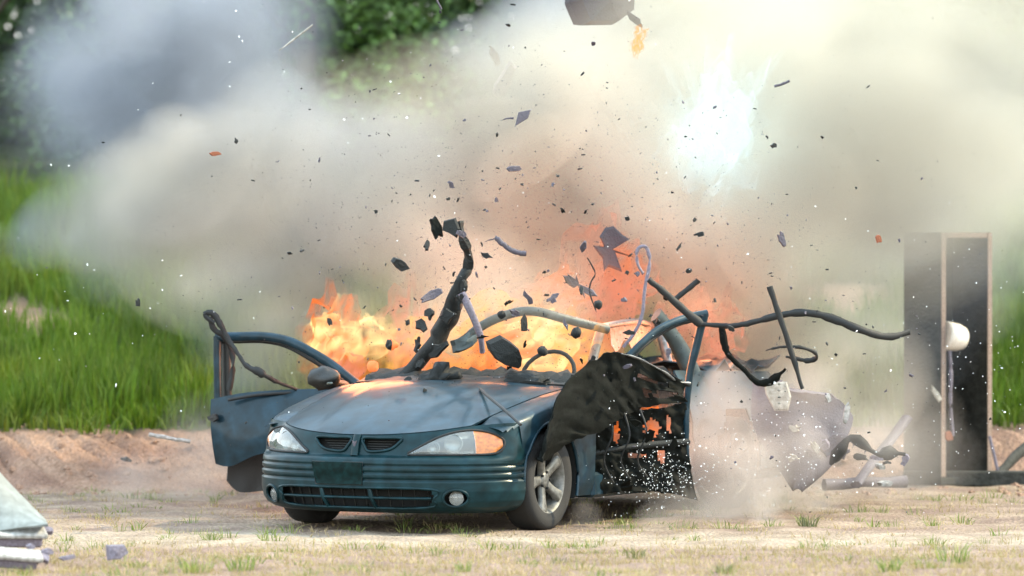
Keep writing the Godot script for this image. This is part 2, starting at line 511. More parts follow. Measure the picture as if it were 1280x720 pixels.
# ------------------------------------------------------------------ trees
func tree(x: float, z: float, h: float, r: float, dark: float, label: String) -> void:
	var y := terrain_h(x, z)
	var t := thing("broadleaf_tree", label, "tree", Vector3(x, y, z), "trees behind the bank")
	var st := begin()
	var path := smooth_path([Vector3(0, -0.2, 0), Vector3(0.06, h * 0.25, 0.04), Vector3(-0.05, h * 0.55, 0), Vector3(0.03, h * 0.9, 0.05)], 4)
	tube(st, path, 0.1, -1, 9, false, PackedFloat32Array([1.25, 1.0, 0.85, 0.6, 0.3]))
	var ends := []
	for k in 9:
		var a := k * 2.4 + x
		var y0 := h * (0.14 + 0.08 * k)
		var e := Vector3(cos(a) * r * 0.75, y0 + h * 0.13, sin(a) * r * 0.75)
		tube(st, smooth_path([Vector3(0, y0, 0), e * Vector3(0.5, 1, 0.5) - Vector3(0, h * 0.05, 0), e], 3), 0.05, -1, 6, false, PackedFloat32Array([1.0, 0.6, 0.25]))
		ends.append(e)
	obj("trunk", done(st).commit(), M.bark, t)
	st = begin()
	st.set_smooth_group(-1)
	var clumps := []
	for e in ends:
		for q in 4: clumps.append([e + Vector3(rng.randfn(0, r * 0.3), rng.randfn(0, h * 0.06), rng.randfn(0, r * 0.3)), r * rng.randf_range(0.22, 0.42)])
	for q in 34: clumps.append([Vector3(rng.randfn(0, r * 0.45), h * rng.randf_range(0.02, 1.0), rng.randfn(0, r * 0.35)), r * rng.randf_range(0.22, 0.4)])
	for c in clumps:
		var tone := rng.randf_range(0.6, 1.35)
		for k in 260:
			var dv := Vector3(rng.randfn(), rng.randfn(), rng.randfn()).normalized()
			var p: Vector3 = c[0] + dv * c[1] * pow(rng.randf(), 0.4)
			if p.y < 0.05: continue
			var s := rng.randf_range(0.028, 0.066)
			var u := Vector3(rng.randfn(), rng.randfn() * 0.6, rng.randfn()).normalized()
			var v := u.cross(dv + Vector3(0, 0.6, 0)).normalized() * s * 0.55
			u *= s
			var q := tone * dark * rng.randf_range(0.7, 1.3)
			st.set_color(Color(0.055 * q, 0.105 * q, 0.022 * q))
			tri(st, p - u, p + v, p + u)
			tri(st, p - u, p + u, p - v)
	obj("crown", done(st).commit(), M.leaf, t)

# ------------------------------------------------------------------ the car (own axes: x to its left side, y up, z forwards from the nose)
const CW := 0.87
const CD := 0.6
const PROF := [[0.125, 0.13], [0.14, 0.075], [0.165, 0.035], [0.2, 0.012], [0.26, 0.0], [0.322, 0.0], [0.328, 0.012], [0.337, 0.012], [0.343, 0.001], [0.366, 0.001], [0.371, 0.011], [0.38, 0.011], [0.386, 0.002], [0.408, 0.003], [0.413, 0.012], [0.421, 0.013], [0.427, 0.005], [0.45, 0.012], [0.463, 0.026], [0.472, 0.05], [0.48, 0.066], [0.5, 0.074], [0.55, 0.088], [0.6, 0.105], [0.63, 0.12], [0.68, 0.15]]

func plan(u: float) -> Vector2:
	var a := u * PI / 2
	return Vector2(CW * signf(a) * pow(absf(sin(a)), 2.0 / 2.5), -CD + CD * pow(maxf(cos(a), 0.0), 2.0 / 1.9))

func plan_n(u: float) -> Vector2:
	var d := plan(minf(u + 0.004, 1.0)) - plan(maxf(u - 0.004, -1.0))
	return Vector2(-d.y, d.x).normalized() if d.length() > 1e-8 else Vector2(signf(u), 0)

func u_of(x: float) -> float:
	return signf(x) * asin(pow(clampf(absf(x) / CW, 0, 1), 1.25)) * 2.0 / PI

func inset(y: float) -> float:
	for i in PROF.size() - 1:
		if y <= PROF[i + 1][0]:
			return lerpf(PROF[i][1], PROF[i + 1][1], clampf((y - PROF[i][0]) / (PROF[i + 1][0] - PROF[i][0]), 0, 1))
	return PROF[-1][1]

func lead(x: float) -> float: return 0.597 + 0.052 * (x / 0.7) * (x / 0.7)      # height of the bonnet's front edge

func fxu(u: float, y: float, proud := 0.0) -> Vector3:
	var p := plan(u); var n := plan_n(u)
	var side := smoothstep(0.6, 0.9, absf(u))
	var q := p - n * (lerpf(inset(y), minf(inset(y), 0.004 + 0.03 * smoothstep(0.47, 0.68, y)) if y > 0.44 else inset(y), side) - proud)
	return Vector3(q.x, y, q.y)

func fx(x: float, y: float, proud := 0.0) -> Vector3: return fxu(u_of(x), y, proud)

func ring_on(poly: Array, proud: float, w: float, per := 5) -> SurfaceTool:     # a moulding round an outline on the nose
	var pts := PackedVector3Array()
	var n := poly.size()
	for i in n:
		for k in per:
			var a: Vector2 = poly[(i - 1 + n) % n]; var b: Vector2 = poly[i]; var c: Vector2 = poly[(i + 1) % n]; var d: Vector2 = poly[(i + 2) % n]
			var q := b.cubic_interpolate(c, a, d, float(k) / per)
			pts.append(fx(q.x, q.y, proud))
	var st := begin()
	tube(st, pts, w, -1, 7, true)
	return done(st)

func band(poly: Array, proud: float, bulge: float, nu := 24, nv := 8, x0 := -9.0, x1 := 9.0) -> Array:    # rows that fill an outline on the nose
	var lo := 9.0; var hi := -9.0
	for p in poly: lo = minf(lo, p.x); hi = maxf(hi, p.x)
	lo = maxf(lo, x0); hi = minf(hi, x1)
	var g := []
	for i in nu + 1:
		var x := lerpf(lo + 0.002, hi - 0.002, float(i) / nu)
		var a := 9.0; var b := -9.0
		for k in poly.size():
			var p: Vector2 = poly[k]; var q: Vector2 = poly[(k + 1) % poly.size()]
			if (p.x - x) * (q.x - x) <= 0 and absf(p.x - q.x) > 1e-6:
				var y := lerpf(p.y, q.y, (x - p.x) / (q.x - p.x))
				a = minf(a, y); b = maxf(b, y)
		var r := PackedVector3Array()
		for j in nv + 1:
			var v := float(j) / nv
			r.append(fx(x, lerpf(a, b, v), proud + bulge * (1.0 - pow(absf(2.0 * v - 1.0), 2.5))))
		g.append(r)
	return g

func mirrored(poly: Array) -> Array:
	var o := []
	for p in poly: o.push_front(Vector2(-p.x, p.y))
	return o

func surf(g: Array, keep = null, flip := false) -> ArrayMesh:
	var st := begin()
	rows(st, g, keep, flip)
	return done(st).commit()

func hood_pt(u: float, v: float) -> Vector3:
	var xf := u * 0.735
	var f := fx(clampf(xf, -0.79, 0.79), lead(xf) + 0.006, 0.004)
	var b := Vector3(u * 0.75, 0.905 - 0.035 * u * u, -1.24 - 0.2 * u * u)
	var p := f.lerp(b, v)
	p.y = lerpf(f.y, b.y, 1.0 - pow(1.0 - v, 1.75))
	var crease := smoothstep(0.62, 0.5, absf(u) + 0.12 * (1.0 - v)) * sin(PI * pow(v, 0.7))
	p.y += 0.013 * crease - 0.02 * pow(absf(u), 6.0) * sin(PI * v)
	p.y += 0.006 * noise2.get_noise_2d(u * 70.0, v * 90.0) * smoothstep(0.3, 1.0, v)     # buckled by the blast
	return p

func hood_edge(z: float) -> Vector2:     # x and height of the bonnet's side edge at z
	var a := hood_pt(1.0, 0.0)
	if z > a.z: return Vector2(a.x, a.y)
	for i in 20:
		var b := hood_pt(1.0, (i + 1) / 20.0)
		if z > b.z: return Vector2(lerpf(a.x, b.x, (z - a.z) / (b.z - a.z)), lerpf(a.y, b.y, (z - a.z) / (b.z - a.z)))
		a = b
	return Vector2(a.x, a.y)

func fender_pt(s: float, w: float, z: float) -> Vector3:      # s side, w 0 at the bonnet, 1 at the sill
	var k := clampf((-z - 0.4) / 1.1, 0, 1)
	var edge := hood_edge(z)
	var top := edge.y - 0.003 - 0.022 * smoothstep(-0.56, -0.42, z)
	var out := lerpf(0.845, 0.885, smoothstep(0.0, 0.35, k))
	var pts := [Vector2(edge.x + 0.007, top), Vector2((edge.x + out) * 0.5, top - 0.005), Vector2(out - 0.03, top - 0.035), Vector2(out - 0.006, top - 0.13), Vector2(out, 0.52), Vector2(out - 0.004, 0.4), Vector2(out - 0.012, 0.27), Vector2(out - 0.04, 0.19)]
	var f := w * (pts.size() - 1)
	var i := mini(int(f), pts.size() - 2)
	var q: Vector2 = pts[i].cubic_interpolate(pts[i + 1], pts[maxi(i - 1, 0)], pts[mini(i + 2, pts.size() - 1)], f - i)
	return Vector3(q.x * s, q.y, z)

func make_wheel(at: Vector3, s: float, parent: Node3D) -> void:
	var w := Node3D.new()
	w.name = "wheel"
	parent.add_child(w, true)
	w.position = at
	var st := begin()
	lathe(st, [Vector2(0.205, -0.09), Vector2(0.235, -0.1), Vector2(0.28, -0.1), Vector2(0.302, -0.085), Vector2(0.308, -0.05), Vector2(0.309, 0.0), Vector2(0.308, 0.05), Vector2(0.302, 0.085), Vector2(0.28, 0.1), Vector2(0.235, 0.1), Vector2(0.205, 0.09)], 48)
	obj("tyre", done(st).commit(), M.tyre, w)
	st = begin()
	lathe(st, [Vector2(0.205, -0.09), Vector2(0.19, -0.08), Vector2(0.17, 0.0), Vector2(0.185, 0.07 * s), Vector2(0.2, 0.088 * s), Vector2(0.212, 0.092 * s), Vector2(0.214, 0.086 * s)], 48)
	var disc := [Vector2(0.0, 0.02 * s), Vector2(0.15, 0.02 * s), Vector2(0.168, 0.0)]
	obj("rim_barrel", done(st).commit(), M.alloy, w)
	st = begin()
	lathe(st, disc, 32)
	obj("brake_disc", done(st).commit(), M.dark_void, w)
	st = begin()
	for k in 5:
		var a := TAU * k / 5 + 0.35
		var dir := Vector3(0, cos(a), sin(a)); var sd := Vector3(0, -sin(a), cos(a))
		var g := []
		for i in 7:
			var r := lerpf(0.03, 0.196, i / 6.0)
			var hw := lerpf(0.034, 0.046, i / 6.0) - 0.012 * sin(PI * i / 6.0)
			var x := (0.06 + 0.026 * smoothstep(0.0, 1.0, i / 6.0)) * s
			g.append(PackedVector3Array([dir * r - sd * hw + Vector3(x - 0.03 * s, 0, 0), dir * r - sd * hw * 0.9 + Vector3(x - 0.004 * s, 0, 0), dir * r - sd * hw * 0.3 + Vector3(x, 0, 0), dir * r + sd * hw * 0.3 + Vector3(x, 0, 0), dir * r + sd * hw * 0.9 + Vector3(x - 0.004 * s, 0, 0), dir * r + sd * hw + Vector3(x - 0.03 * s, 0, 0)]))
		rows(st, g, null, s > 0)
	lathe(st, [Vector2(0.0, 0.068 * s), Vector2(0.034, 0.067 * s), Vector2(0.05, 0.062 * s), Vector2(0.056, 0.03 * s)], 20)
	obj("spokes", done(st).commit(), M.alloy, w)
	for k in 5:
		var a := TAU * k / 5 + 0.35 + TAU / 10
		st = begin()
		lathe(st, [Vector2(0.0, 0.072 * s), Vector2(0.008, 0.072 * s), Vector2(0.009, 0.06 * s)], 8, Transform3D(Basis(), Vector3(0, cos(a), sin(a)) * 0.052))
		obj("wheel_nut", done(st).commit(), M.dark_void, w)

func part_node(called: String, parent: Node3D, label := "") -> Node3D:
	var o := Node3D.new()
	o.name = called
	parent.add_child(o, true)
	if label: o.set_meta("label", label)
	return o

func build_car_nose() -> void:
	var lights := [Vector2(0.355, 0.487), Vector2(0.42, 0.528), Vector2(0.5, 0.572), Vector2(0.58, 0.605), Vector2(0.66, 0.625), Vector2(0.74, 0.632), Vector2(0.8, 0.618), Vector2(0.832, 0.58), Vector2(0.832, 0.53), Vector2(0.805, 0.49), Vector2(0.7, 0.484), Vector2(0.5, 0.484)]
	var nostril := [Vector2(0.04, 0.58), Vector2(0.16, 0.583), Vector2(0.3, 0.582), Vector2(0.285, 0.55), Vector2(0.24, 0.518), Vector2(0.17, 0.503), Vector2(0.09, 0.502), Vector2(0.06, 0.53)]
	var intake := [Vector2(-0.5, 0.278), Vector2(0.0, 0.282), Vector2(0.5, 0.278), Vector2(0.515, 0.22), Vector2(0.48, 0.165), Vector2(0.0, 0.158), Vector2(-0.48, 0.165), Vector2(-0.515, 0.22)]
	var fog_hole := func(s: float) -> Array:
		var o := []
		for k in 12: o.append(Vector2(s * (0.625 + 0.062 * cos(TAU * k / 12 * s)), 0.222 + 0.052 * sin(TAU * k / 12 * s)))
		return o
	var holes := [nostril, mirrored(nostril), intake, fog_hole.call(1.0), fog_hole.call(-1.0), lights, mirrored(lights)]
	var packed := []
	for h in holes: packed.append(PackedVector2Array(h))
	# bumper cover and nose panel, one skin with its openings cut out
	var ys := PackedFloat32Array()
	for i in PROF.size() - 1:
		var n := maxi(1, int(ceil((PROF[i + 1][0] - PROF[i][0]) / 0.008)))
		for k in n: ys.append(lerpf(PROF[i][0], PROF[i + 1][0], float(k) / n))
	var g := []
	var nu := 210
	for i in nu + 1:
		var u := lerpf(-0.985, 0.985, float(i) / nu)
		var x := plan(u).x
		var r := PackedVector3Array()
		for y in ys: r.append(fxu(u, minf(y, maxf(lead(x), 0.3)), 0.0))
		g.append(r)
	var keep := func(i: int, j: int) -> bool:
		var c: Vector3 = (g[i][j] + g[i + 1][j + 1]) * 0.5
		var u := lerpf(-0.985, 0.985, (i + 0.5) / nu)
		var q := Vector2(plan(u).x, c.y)
		if g[i][j].distance_to(g[i][j + 1]) < 1e-5: return false
		for h in packed:
			if Geometry2D.is_point_in_polygon(q, h): return false
		return true
	var bumper := part_node("bumper", car)
	obj("bumper_cover", surf(g, keep), M.bumper_paint, bumper)
	# black pocket behind the openings
	var bk := []
	for i in 61:
		var u := lerpf(-0.93, 0.93, i / 60.0)
		bk.append(PackedVector3Array([fxu(u, 0.14, -0.06), fxu(u, 0.3, -0.09), fxu(u, 0.47, -0.06), fxu(u, 0.59, -0.06)]))
	obj("inner_liner", surf(bk), M.dark_void, bumper)
	# lower intake: cross bar, two uprights, mesh, rim
	var st := begin()
	var bp := PackedVector3Array()
	for i in 31: bp.append(fx(lerpf(-0.5, 0.5, i / 30.0), 0.221, -0.012))
	tube(st, bp, 0.014, 0.009, 8)
	obj("intake_bar", done(st).commit(), M.bumper_paint, bumper)
	for x in [-0.19, 0.14]:
		obj("intake_upright", bar([fx(x - 0.015, 0.28, -0.01), fx(x, 0.22, -0.006), fx(x + 0.012, 0.16, -0.012)], 0.009, 0.014).commit(), M.bumper_paint, bumper)
	for x in range(-12, 13):
		if x % 2 == 0: obj("intake_fin", bar([fx(x * 0.04, 0.275, -0.045), fx(x * 0.04, 0.163, -0.045)], 0.003, 0.01, 6, 1).commit(), M.black_plastic, bumper)
	obj("intake_rim", ring_on(intake, -0.002, 0.0085).commit(), M.bumper_paint, bumper)
	# number plate panel, blank
	var pl := [Vector2(-0.265, 0.435), Vector2(0.085, 0.435), Vector2(0.085, 0.3), Vector2(-0.235, 0.3)]
	obj("plate_panel", sheet(band(pl, 0.004, 0.0, 16, 4), 0.006).commit(), M.plate_panel, bumper)
	obj("plate_edge", ring_on(pl, 0.003, 0.004, 1).commit(), M.black_plastic, bumper)
	# fog lamps
	for s in [1.0, -1.0]:
		var fo := part_node("fog_lamp", car)
		obj("fog_rim", ring_on(fog_hole.call(s), 0.0, 0.009, 2).commit(), M.bumper_paint, fo)
		var c := fx(s * 0.635, 0.222, -0.03)
		var t := Transform3D(Basis(Vector3.UP, -PI / 2 + s * 0.45), c)
		st = begin()
		lathe(st, [Vector2(0.0, -0.03), Vector2(0.03, -0.02), Vector2(0.042, 0.005), Vector2(0.044, 0.012)], 20, t)
		obj("fog_bowl", done(st).commit(), M.dark_void if s < 0 else M.alloy, fo)
		st = begin()
		lathe(st, [Vector2(0.0, 0.02), Vector2(0.025, 0.018), Vector2(0.044, 0.01)], 20, t)
		obj("fog_lens", done(st).commit(), M.lens, fo)
	# nostril grilles
	for s in [1.0, -1.0]:
		var poly: Array = nostril if s > 0 else mirrored(nostril)
		var gr := part_node("grille", car)
		obj("grille_surround", ring_on(poly, 0.004, 0.009).commit(), M.bumper_paint, gr)
		for k in 5:
			var y := 0.515 + 0.015 * k
			var p := []
			for i in 7: p.append(fx(s * lerpf(0.065, 0.19 + 0.022 * k, i / 6.0), y, -0.026))
			obj("grille_bar", bar(p, 0.0045, 0.003, 6, 2).commit(), M.black_plastic, gr)
	# the raised V between the nostrils with its small dart-shaped badge
	obj("nose_ridge", bar([fx(0.0, 0.598, 0.004), fx(0.0, 0.55, 0.014), fx(0.0, 0.5, 0.012), fx(0.0, 0.474, 0.0)], 0.026, 0.012, 10).commit(), M.bumper_paint, car)
	var dart := PackedVector2Array([Vector2(-0.017, 0.022), Vector2(0, 0.014), Vector2(0.017, 0.022), Vector2(0.008, -0.008), Vector2(0, -0.03), Vector2(-0.008, -0.008)])
	var nb := obj("badge", plate(dart, 0.006).commit(), M.violet_grey, car)
	nb.position = fx(0.0, 0.545, 0.027)
	# headlights
	for s in [1.0, -1.0]:
		var poly: Array = lights if s > 0 else mirrored(lights)
		var hl := part_node("headlight", car)
		var x0 := 0.35 if s > 0 else -0.81
		var x1 := 0.74 if s > 0 else -0.35
		obj("reflector", surf(band(poly, -0.03, -0.03, 30, 8, x0, x1)), M.reflector, hl)
		obj("amber_lens", surf(band(poly, 0.0, 0.008, 12, 8, 0.735 if s > 0 else -0.9, 0.9 if s > 0 else -0.805)), M.amber, hl)
		obj("clear_lens", surf(band(poly, 0.002, 0.012, 30, 8, x0, x1)), M.lens, hl)
		obj("gasket", ring_on(poly, 0.003, 0.0075).commit(), M.rubber, hl)
		for q in [[0.63, 0.55, 0.052], [0.51, 0.525, 0.034]]:
			st = begin()
			lathe(st, [Vector2(0.0, -0.012), Vector2(q[2] * 0.6, -0.004), Vector2(q[2], 0.012), Vector2(q[2] + 0.003, 0.018), Vector2(q[2] + 0.006, 0.01)], 24, Transform3D(Basis(Vector3.UP, -PI / 2 + s * 0.4), fx(s * q[0], q[1], -0.028)))
			obj("lamp_bowl", done(st).commit(), M.reflector, hl)

func build_car_body() -> void:
	rng.seed = 162
	var hood := []
	for i in 49:
		var r := PackedVector3Array()
		for j in 41: r.append(hood_pt(lerpf(-1, 1, i / 48.0), j / 40.0))
		hood.append(r)
	obj("bonnet", sheet(hood, -0.014).commit(), M.car_paint, car)
	for s in [1.0, -1.0]:
		var g := []
		for i in 76:
			var r := PackedVector3Array()
			var z := lerpf(-0.4, -1.5, i / 75.0)
			for j in 41: r.append(fender_pt(s, j / 40.0, z))
			g.append(r)
		var keep := func(i: int, j: int) -> bool:
			var c: Vector3 = (g[i][j] + g[i + 1][j + 1]) * 0.5
			if Vector2(c.z + 0.93, c.y - 0.315).length() < 0.352 or (c.z > -0.93 and c.y < 0.47 and c.z > -0.93 + 0.33): return false
			return not (c.z > -0.56 and c.y < hood_edge(c.z).y - 0.06)
		var f := part_node("front_wing", car)
		obj("wing_skin", surf(g, keep, s < 0), M.car_paint, f)
		var arc := PackedVector3Array()
		for k in 33:
			var a := lerpf(-0.12, PI + 0.35, k / 32.0)
			var q := Vector2(-0.93 + 0.352 * cos(a), 0.315 + 0.352 * sin(a))
			arc.append(Vector3(s * (0.872 if q.x < -0.62 else 0.862), q.y, q.x))
		var st := begin()
		tube(st, arc, 0.011, -1, 8)
		obj("arch_lip", done(st).commit(), M.car_paint, f)
		st = begin()
		var liner := []
		for k in 25:
			var a := lerpf(-0.3, PI + 0.4, k / 24.0)
			liner.append(PackedVector3Array([Vector3(s * 0.86, 0.315 + 0.35 * sin(a), -0.93 + 0.35 * cos(a)), Vector3(s * 0.55, 0.315 + 0.36 * sin(a), -0.93 + 0.36 * cos(a))]))
		rows(st, liner)
		obj("arch_liner", done(st).commit(), M.dark_void, f)
		make_wheel(Vector3(s * 0.765, 0.305, -0.93), s, car)
		make_wheel(Vector3(s * 0.765, 0.305, -3.64), s, car)
		# sill, rear quarter and pillars
		st = begin()
		box(st, Transform3D(Basis(), Vector3(s * 0.8, 0.25, -2.25)), Vector3(0.14, 0.16, 1.5), 0.02)
		obj("sill", done(st).commit(), M.car_paint, car)
		var qg := []
		for i in 21:
			var z := lerpf(-2.95, -4.7, i / 20.0)
			var k := i / 20.0
			var r := PackedVector3Array()
			for j in 9:
				var v := j / 8.0
				r.append(Vector3(s * (0.87 - 0.16 * pow(v, 3.0) - 0.12 * pow(k, 4.0) + 0.03 * noise2.get_noise_2d(i * 30.0, j * 30.0)), lerpf(0.25, 0.93 - 0.05 * k, v), z))
			qg.append(r)
		var qk := func(i: int, j: int) -> bool:
			var c: Vector3 = (qg[i][j] + qg[i + 1][j + 1]) * 0.5
			return Vector2(c.z + 3.64, c.y - 0.315).length() > 0.35
		obj("rear_quarter", sheet(qg, 0.01 * s, qk).commit(), M.car_paint, car)
		obj("rear_pillar", bar([Vector3(s * 0.74, 0.9, -3.2), Vector3(s * 0.66, 1.12, -3.12), Vector3(s * 0.6, 1.3, -2.95)], 0.03, 0.06, 8).commit(), M.inner_metal, car)
	# floor, bulkhead and dashboard
	var st := begin()
	box(st, Transform3D(Basis(), Vector3(0, 0.2, -2.6)), Vector3(1.5, 0.06, 4.0), 0.02)
	box(st, Transform3D(Basis(), Vector3(0, 0.3, -0.75)), Vector3(1.0, 0.3, 0.9), 0.03)
	obj("floor_pan", done(st).commit(), M.dark_void, car)
	st = begin()
	box(st, Transform3D(Basis(), Vector3(0, 0.55, -1.5)), Vector3(1.5, 0.62, 0.05), 0.01)
	obj("bulkhead", done(st).commit(), M.dark_void, car)
	var cowl := []
	for i in 31:
		var x := lerpf(-0.76, 0.76, i / 30.0)
		var zz := -1.24 - 0.2 * x * x / 0.56
		var r := PackedVector3Array()
		for j in 6:
			var v := j / 5.0
			r.append(Vector3(x, 0.9 + 0.03 * v + 0.03 * noise2.get_noise_2d(i * 24.0, j * 20.0) * v - 0.035 * x * x, zz - 0.01 - 0.2 * v))
		cowl.append(r)
	obj("scuttle_panel", sheet(cowl, -0.01).commit(), M.black_plastic, car)
	var dash := []
	for i in 41:
		var x := lerpf(-0.7, 0.7, i / 40.0)
		var r := PackedVector3Array()
		for j in 9:
			var a := PI * j / 8.0
			var k := 1.0 + 0.5 * noise2.get_noise_2d(i * 22.0, j * 26.0)
			r.append(Vector3(x, 0.83 + 0.13 * k * sin(a) - 0.03 * x * x, -1.62 + 0.2 * cos(a)))
		dash.append(r)
	obj("dashboard", surf(dash), M.charred, car)
	# steering wheel
	st = begin()
	var sw := PackedVector3Array()
	var tb := Transform3D(Basis(Vector3.RIGHT, 1.05), Vector3(0.38, 0.92, -1.85))
	for k in 24: sw.append(tb * Vector3(cos(TAU * k / 24) * 0.18, 0, sin(TAU * k / 24) * 0.18))
	tube(st, sw, 0.014, -1, 7, true)
	tube(st, PackedVector3Array([tb * Vector3(-0.17, 0, 0), tb * Vector3(0, -0.03, 0), tb * Vector3(0.17, 0, 0)]), 0.02, 0.012, 6)
	obj("steering_wheel", done(st).commit(), M.charred, car)
	# rear seat bulk and boot wall, burnt
	st = begin()
	box(st, Transform3D(Basis(Vector3.RIGHT, 0.25), Vector3(0, 0.66, -3.15)), Vector3(1.25, 0.6, 0.16), 0.05)
	box(st, Transform3D(Basis(), Vector3(0, 0.42, -2.85)), Vector3(1.3, 0.2, 0.55), 0.05)
	obj("rear_seat", done(st).commit(), M.charred, car)
	var boot := []
	for i in 17:
		var r := PackedVector3Array()
		for j in 13: r.append(Vector3(lerpf(-0.7, 0.7, i / 16.0), 0.9 + 0.12 * noise2.get_noise_2d(i * 26.0, j * 26.0) + 0.05, lerpf(-3.6, -4.65, j / 12.0)))
		boot.append(r)
	obj("boot_lid", sheet(boot, -0.01).commit(), M.car_paint, car)
	st = begin()
	box(st, Transform3D(Basis(), Vector3(0, 0.5, -4.7)), Vector3(1.6, 0.6, 0.12), 0.05)
	obj("rear_bumper", done(st).commit(), M.bumper_paint, car)
	# what is left of the roof: a buckled header rail and the driver's pillar
	obj("roof_header", bar([C(574, 432, 31.6), C(600, 409, 31.6), C(632, 394, 31.6), C(666, 389, 31.6), C(712, 400, 31.7), C(760, 412, 31.9)], 0.02, 0.03, 8).commit(), M.inner_metal, car)
	obj("windscreen_pillar", bar([C(738, 486, 31.2), C(741, 450, 31.6), C(752, 408, 32.1)], 0.032, 0.02, 8).commit(), M.inner_metal, car)
	obj("roof_rail", bar([C(750, 409, 32.1), C(775, 404, 32.6), C(800, 402, 33.2), C(818, 410, 33.8)], 0.03, 0.022, 8).commit(), M.bare_metal, car)
	obj("door_post", bar([C(822, 402, 33.2), C(832, 440, 33.2), C(842, 480, 33.2), C(850, 560, 33.2)], 0.022, 0.03, 8).commit(), M.bare_metal, car)
	var torn := []                    # a torn strip of roof skin hanging under the rail
	for i in 9:
		var k := i / 8.0
		torn.append(PackedVector3Array([C(762 + 52 * k, 405 + 4 * sin(k * 9.0), 32.5 + k), C(764 + 50 * k, 418 + 5 * sin(k * 7.0 + 1.0), 32.5 + k), C(765 + 40 * k, 432 + 9 * sin(k * 11.0), 32.4 + k)]))
	obj("torn_roof_skin", sheet(torn, 0.004).commit(), M.bare_metal, car)
	# passenger pillar thrown up and folded
	st = begin()
	var post := smooth_path([C(482, 492, 31.6), C(512, 462, 31.6), C(545, 425, 31.55), C(562, 392, 31.5), C(574, 358, 31.4), C(584, 338, 31.4)], 4)
	for i in range(1, post.size() - 1): post[i] += Vector3(rng.randfn(), rng.randfn(), rng.randfn()) * 0.007
	tube(st, post, 0.072, 0.055, 6, false, PackedFloat32Array([0.7, 0.78, 0.8, 0.88, 0.84, 0.92, 1.0, 0.94, 1.02, 0.95, 0.82, 0.78, 0.66, 0.6, 0.5]))
	tube(st, smooth_path([C(584, 340, 31.4), C(586, 322, 31.35), C(579, 300, 31.3), C(573, 277, 31.3)], 5), 0.036, 0.024, 5, false, PackedFloat32Array([0.8, 1.0, 0.8, 1.2, 0.9, 1.3]))
	obj("blown_up_pillar", done(st).commit(), M.charred, car).set_meta("label", "black pillar blown upward and folded near its top")
	obj("pillar_tatter", plate(PackedVector2Array([Vector2(-0.06, 0.05), Vector2(0.02, 0.07), Vector2(0.05, 0.0), Vector2(0.03, -0.06), Vector2(-0.02, -0.03), Vector2(-0.07, -0.01)]), 0.03, 1.0, Transform3D(Basis(), C(566, 286, 31.2))).commit(), M.charred, car)
	obj("pillar_tatter", plate(ragged(0.075, 0.055, 9, 0.4), 0.03, 1.0, Transform3D(Basis(Vector3.BACK, 0.5), C(560, 345 + 50, 31.35))).commit(), M.charred, car)
	obj("pillar_tatter", plate(ragged(0.1, 0.05, 9, 0.45), 0.04, 1.0, Transform3D(Basis(Vector3.BACK, 0.7), C(549, 436, 31.3))).commit(), M.charred, car)
	for k in 7:
		var f := k / 6.0
		obj("pillar_tatter", plate(ragged(rng.randf_range(0.03, 0.07), rng.randf_range(0.02, 0.05), 9, 0.5), 0.025, 2.0, Transform3D(Basis.from_euler(Vector3(rng.randf() - 0.5, rng.randf() - 0.5, rng.randf() * 6.0)), C(lerpf(500, 572, f) + rng.randf_range(-14, 14), lerpf(478, 352, f) + rng.randf_range(-8, 8), 31.3))).commit(), M.charred, car)
	obj("pale_strut", bar([C(577, 366, 31.3), C(587, 386, 31.3), C(600, 418, 31.35), C(603, 440, 31.4)], 0.018, 0.026, 8).commit(), M.grey_trim, car)
	# hanging wiper arm over the bonnet
	obj("wiper_arm", bar([C(600, 486, 30.6), C(612, 497, 30.3), C(630, 512, 30.05), C(651, 531, 29.85)], 0.009, 0.009, 6).commit(), M.black_plastic, car)
	obj("wiper_blade", bar([C(487, 487, 31.1), C(515, 483, 31.0), C(560, 484, 30.95), C(600, 486, 30.9)], 0.012, 0.014, 6).commit(), M.black_plastic, car)
	obj("crumpled_trim", lump(Vector3(0.2, 0.06, 0.08), 0.5, 3.0, 10, Transform3D(Basis(Vector3.BACK, -0.1), C(665, 480, 31.0))).commit(), M.charred, car)
	obj("crumpled_trim", lump(Vector3(0.13, 0.07, 0.08), 0.6, 8.0, 10, Transform3D(Basis(Vector3.BACK, 0.5), C(545, 474, 31.2))).commit(), M.charred, car)

# outline strip between two edge paths, as rows for sheet()
func between(a: Array, b: Array, per := 5, across := 6, bulge := 0.0, out := Vector3.BACK) -> Array:
	var pa := smooth_path(a, per); var pb := smooth_path(b, per)
	var g := []
	for i in pa.size():
		var r := PackedVector3Array()
		for j in across + 1:
			var v := float(j) / across
			r.append(pa[i].lerp(pb[i], v) + out * bulge * sin(PI * v))
		g.append(r)
	return g

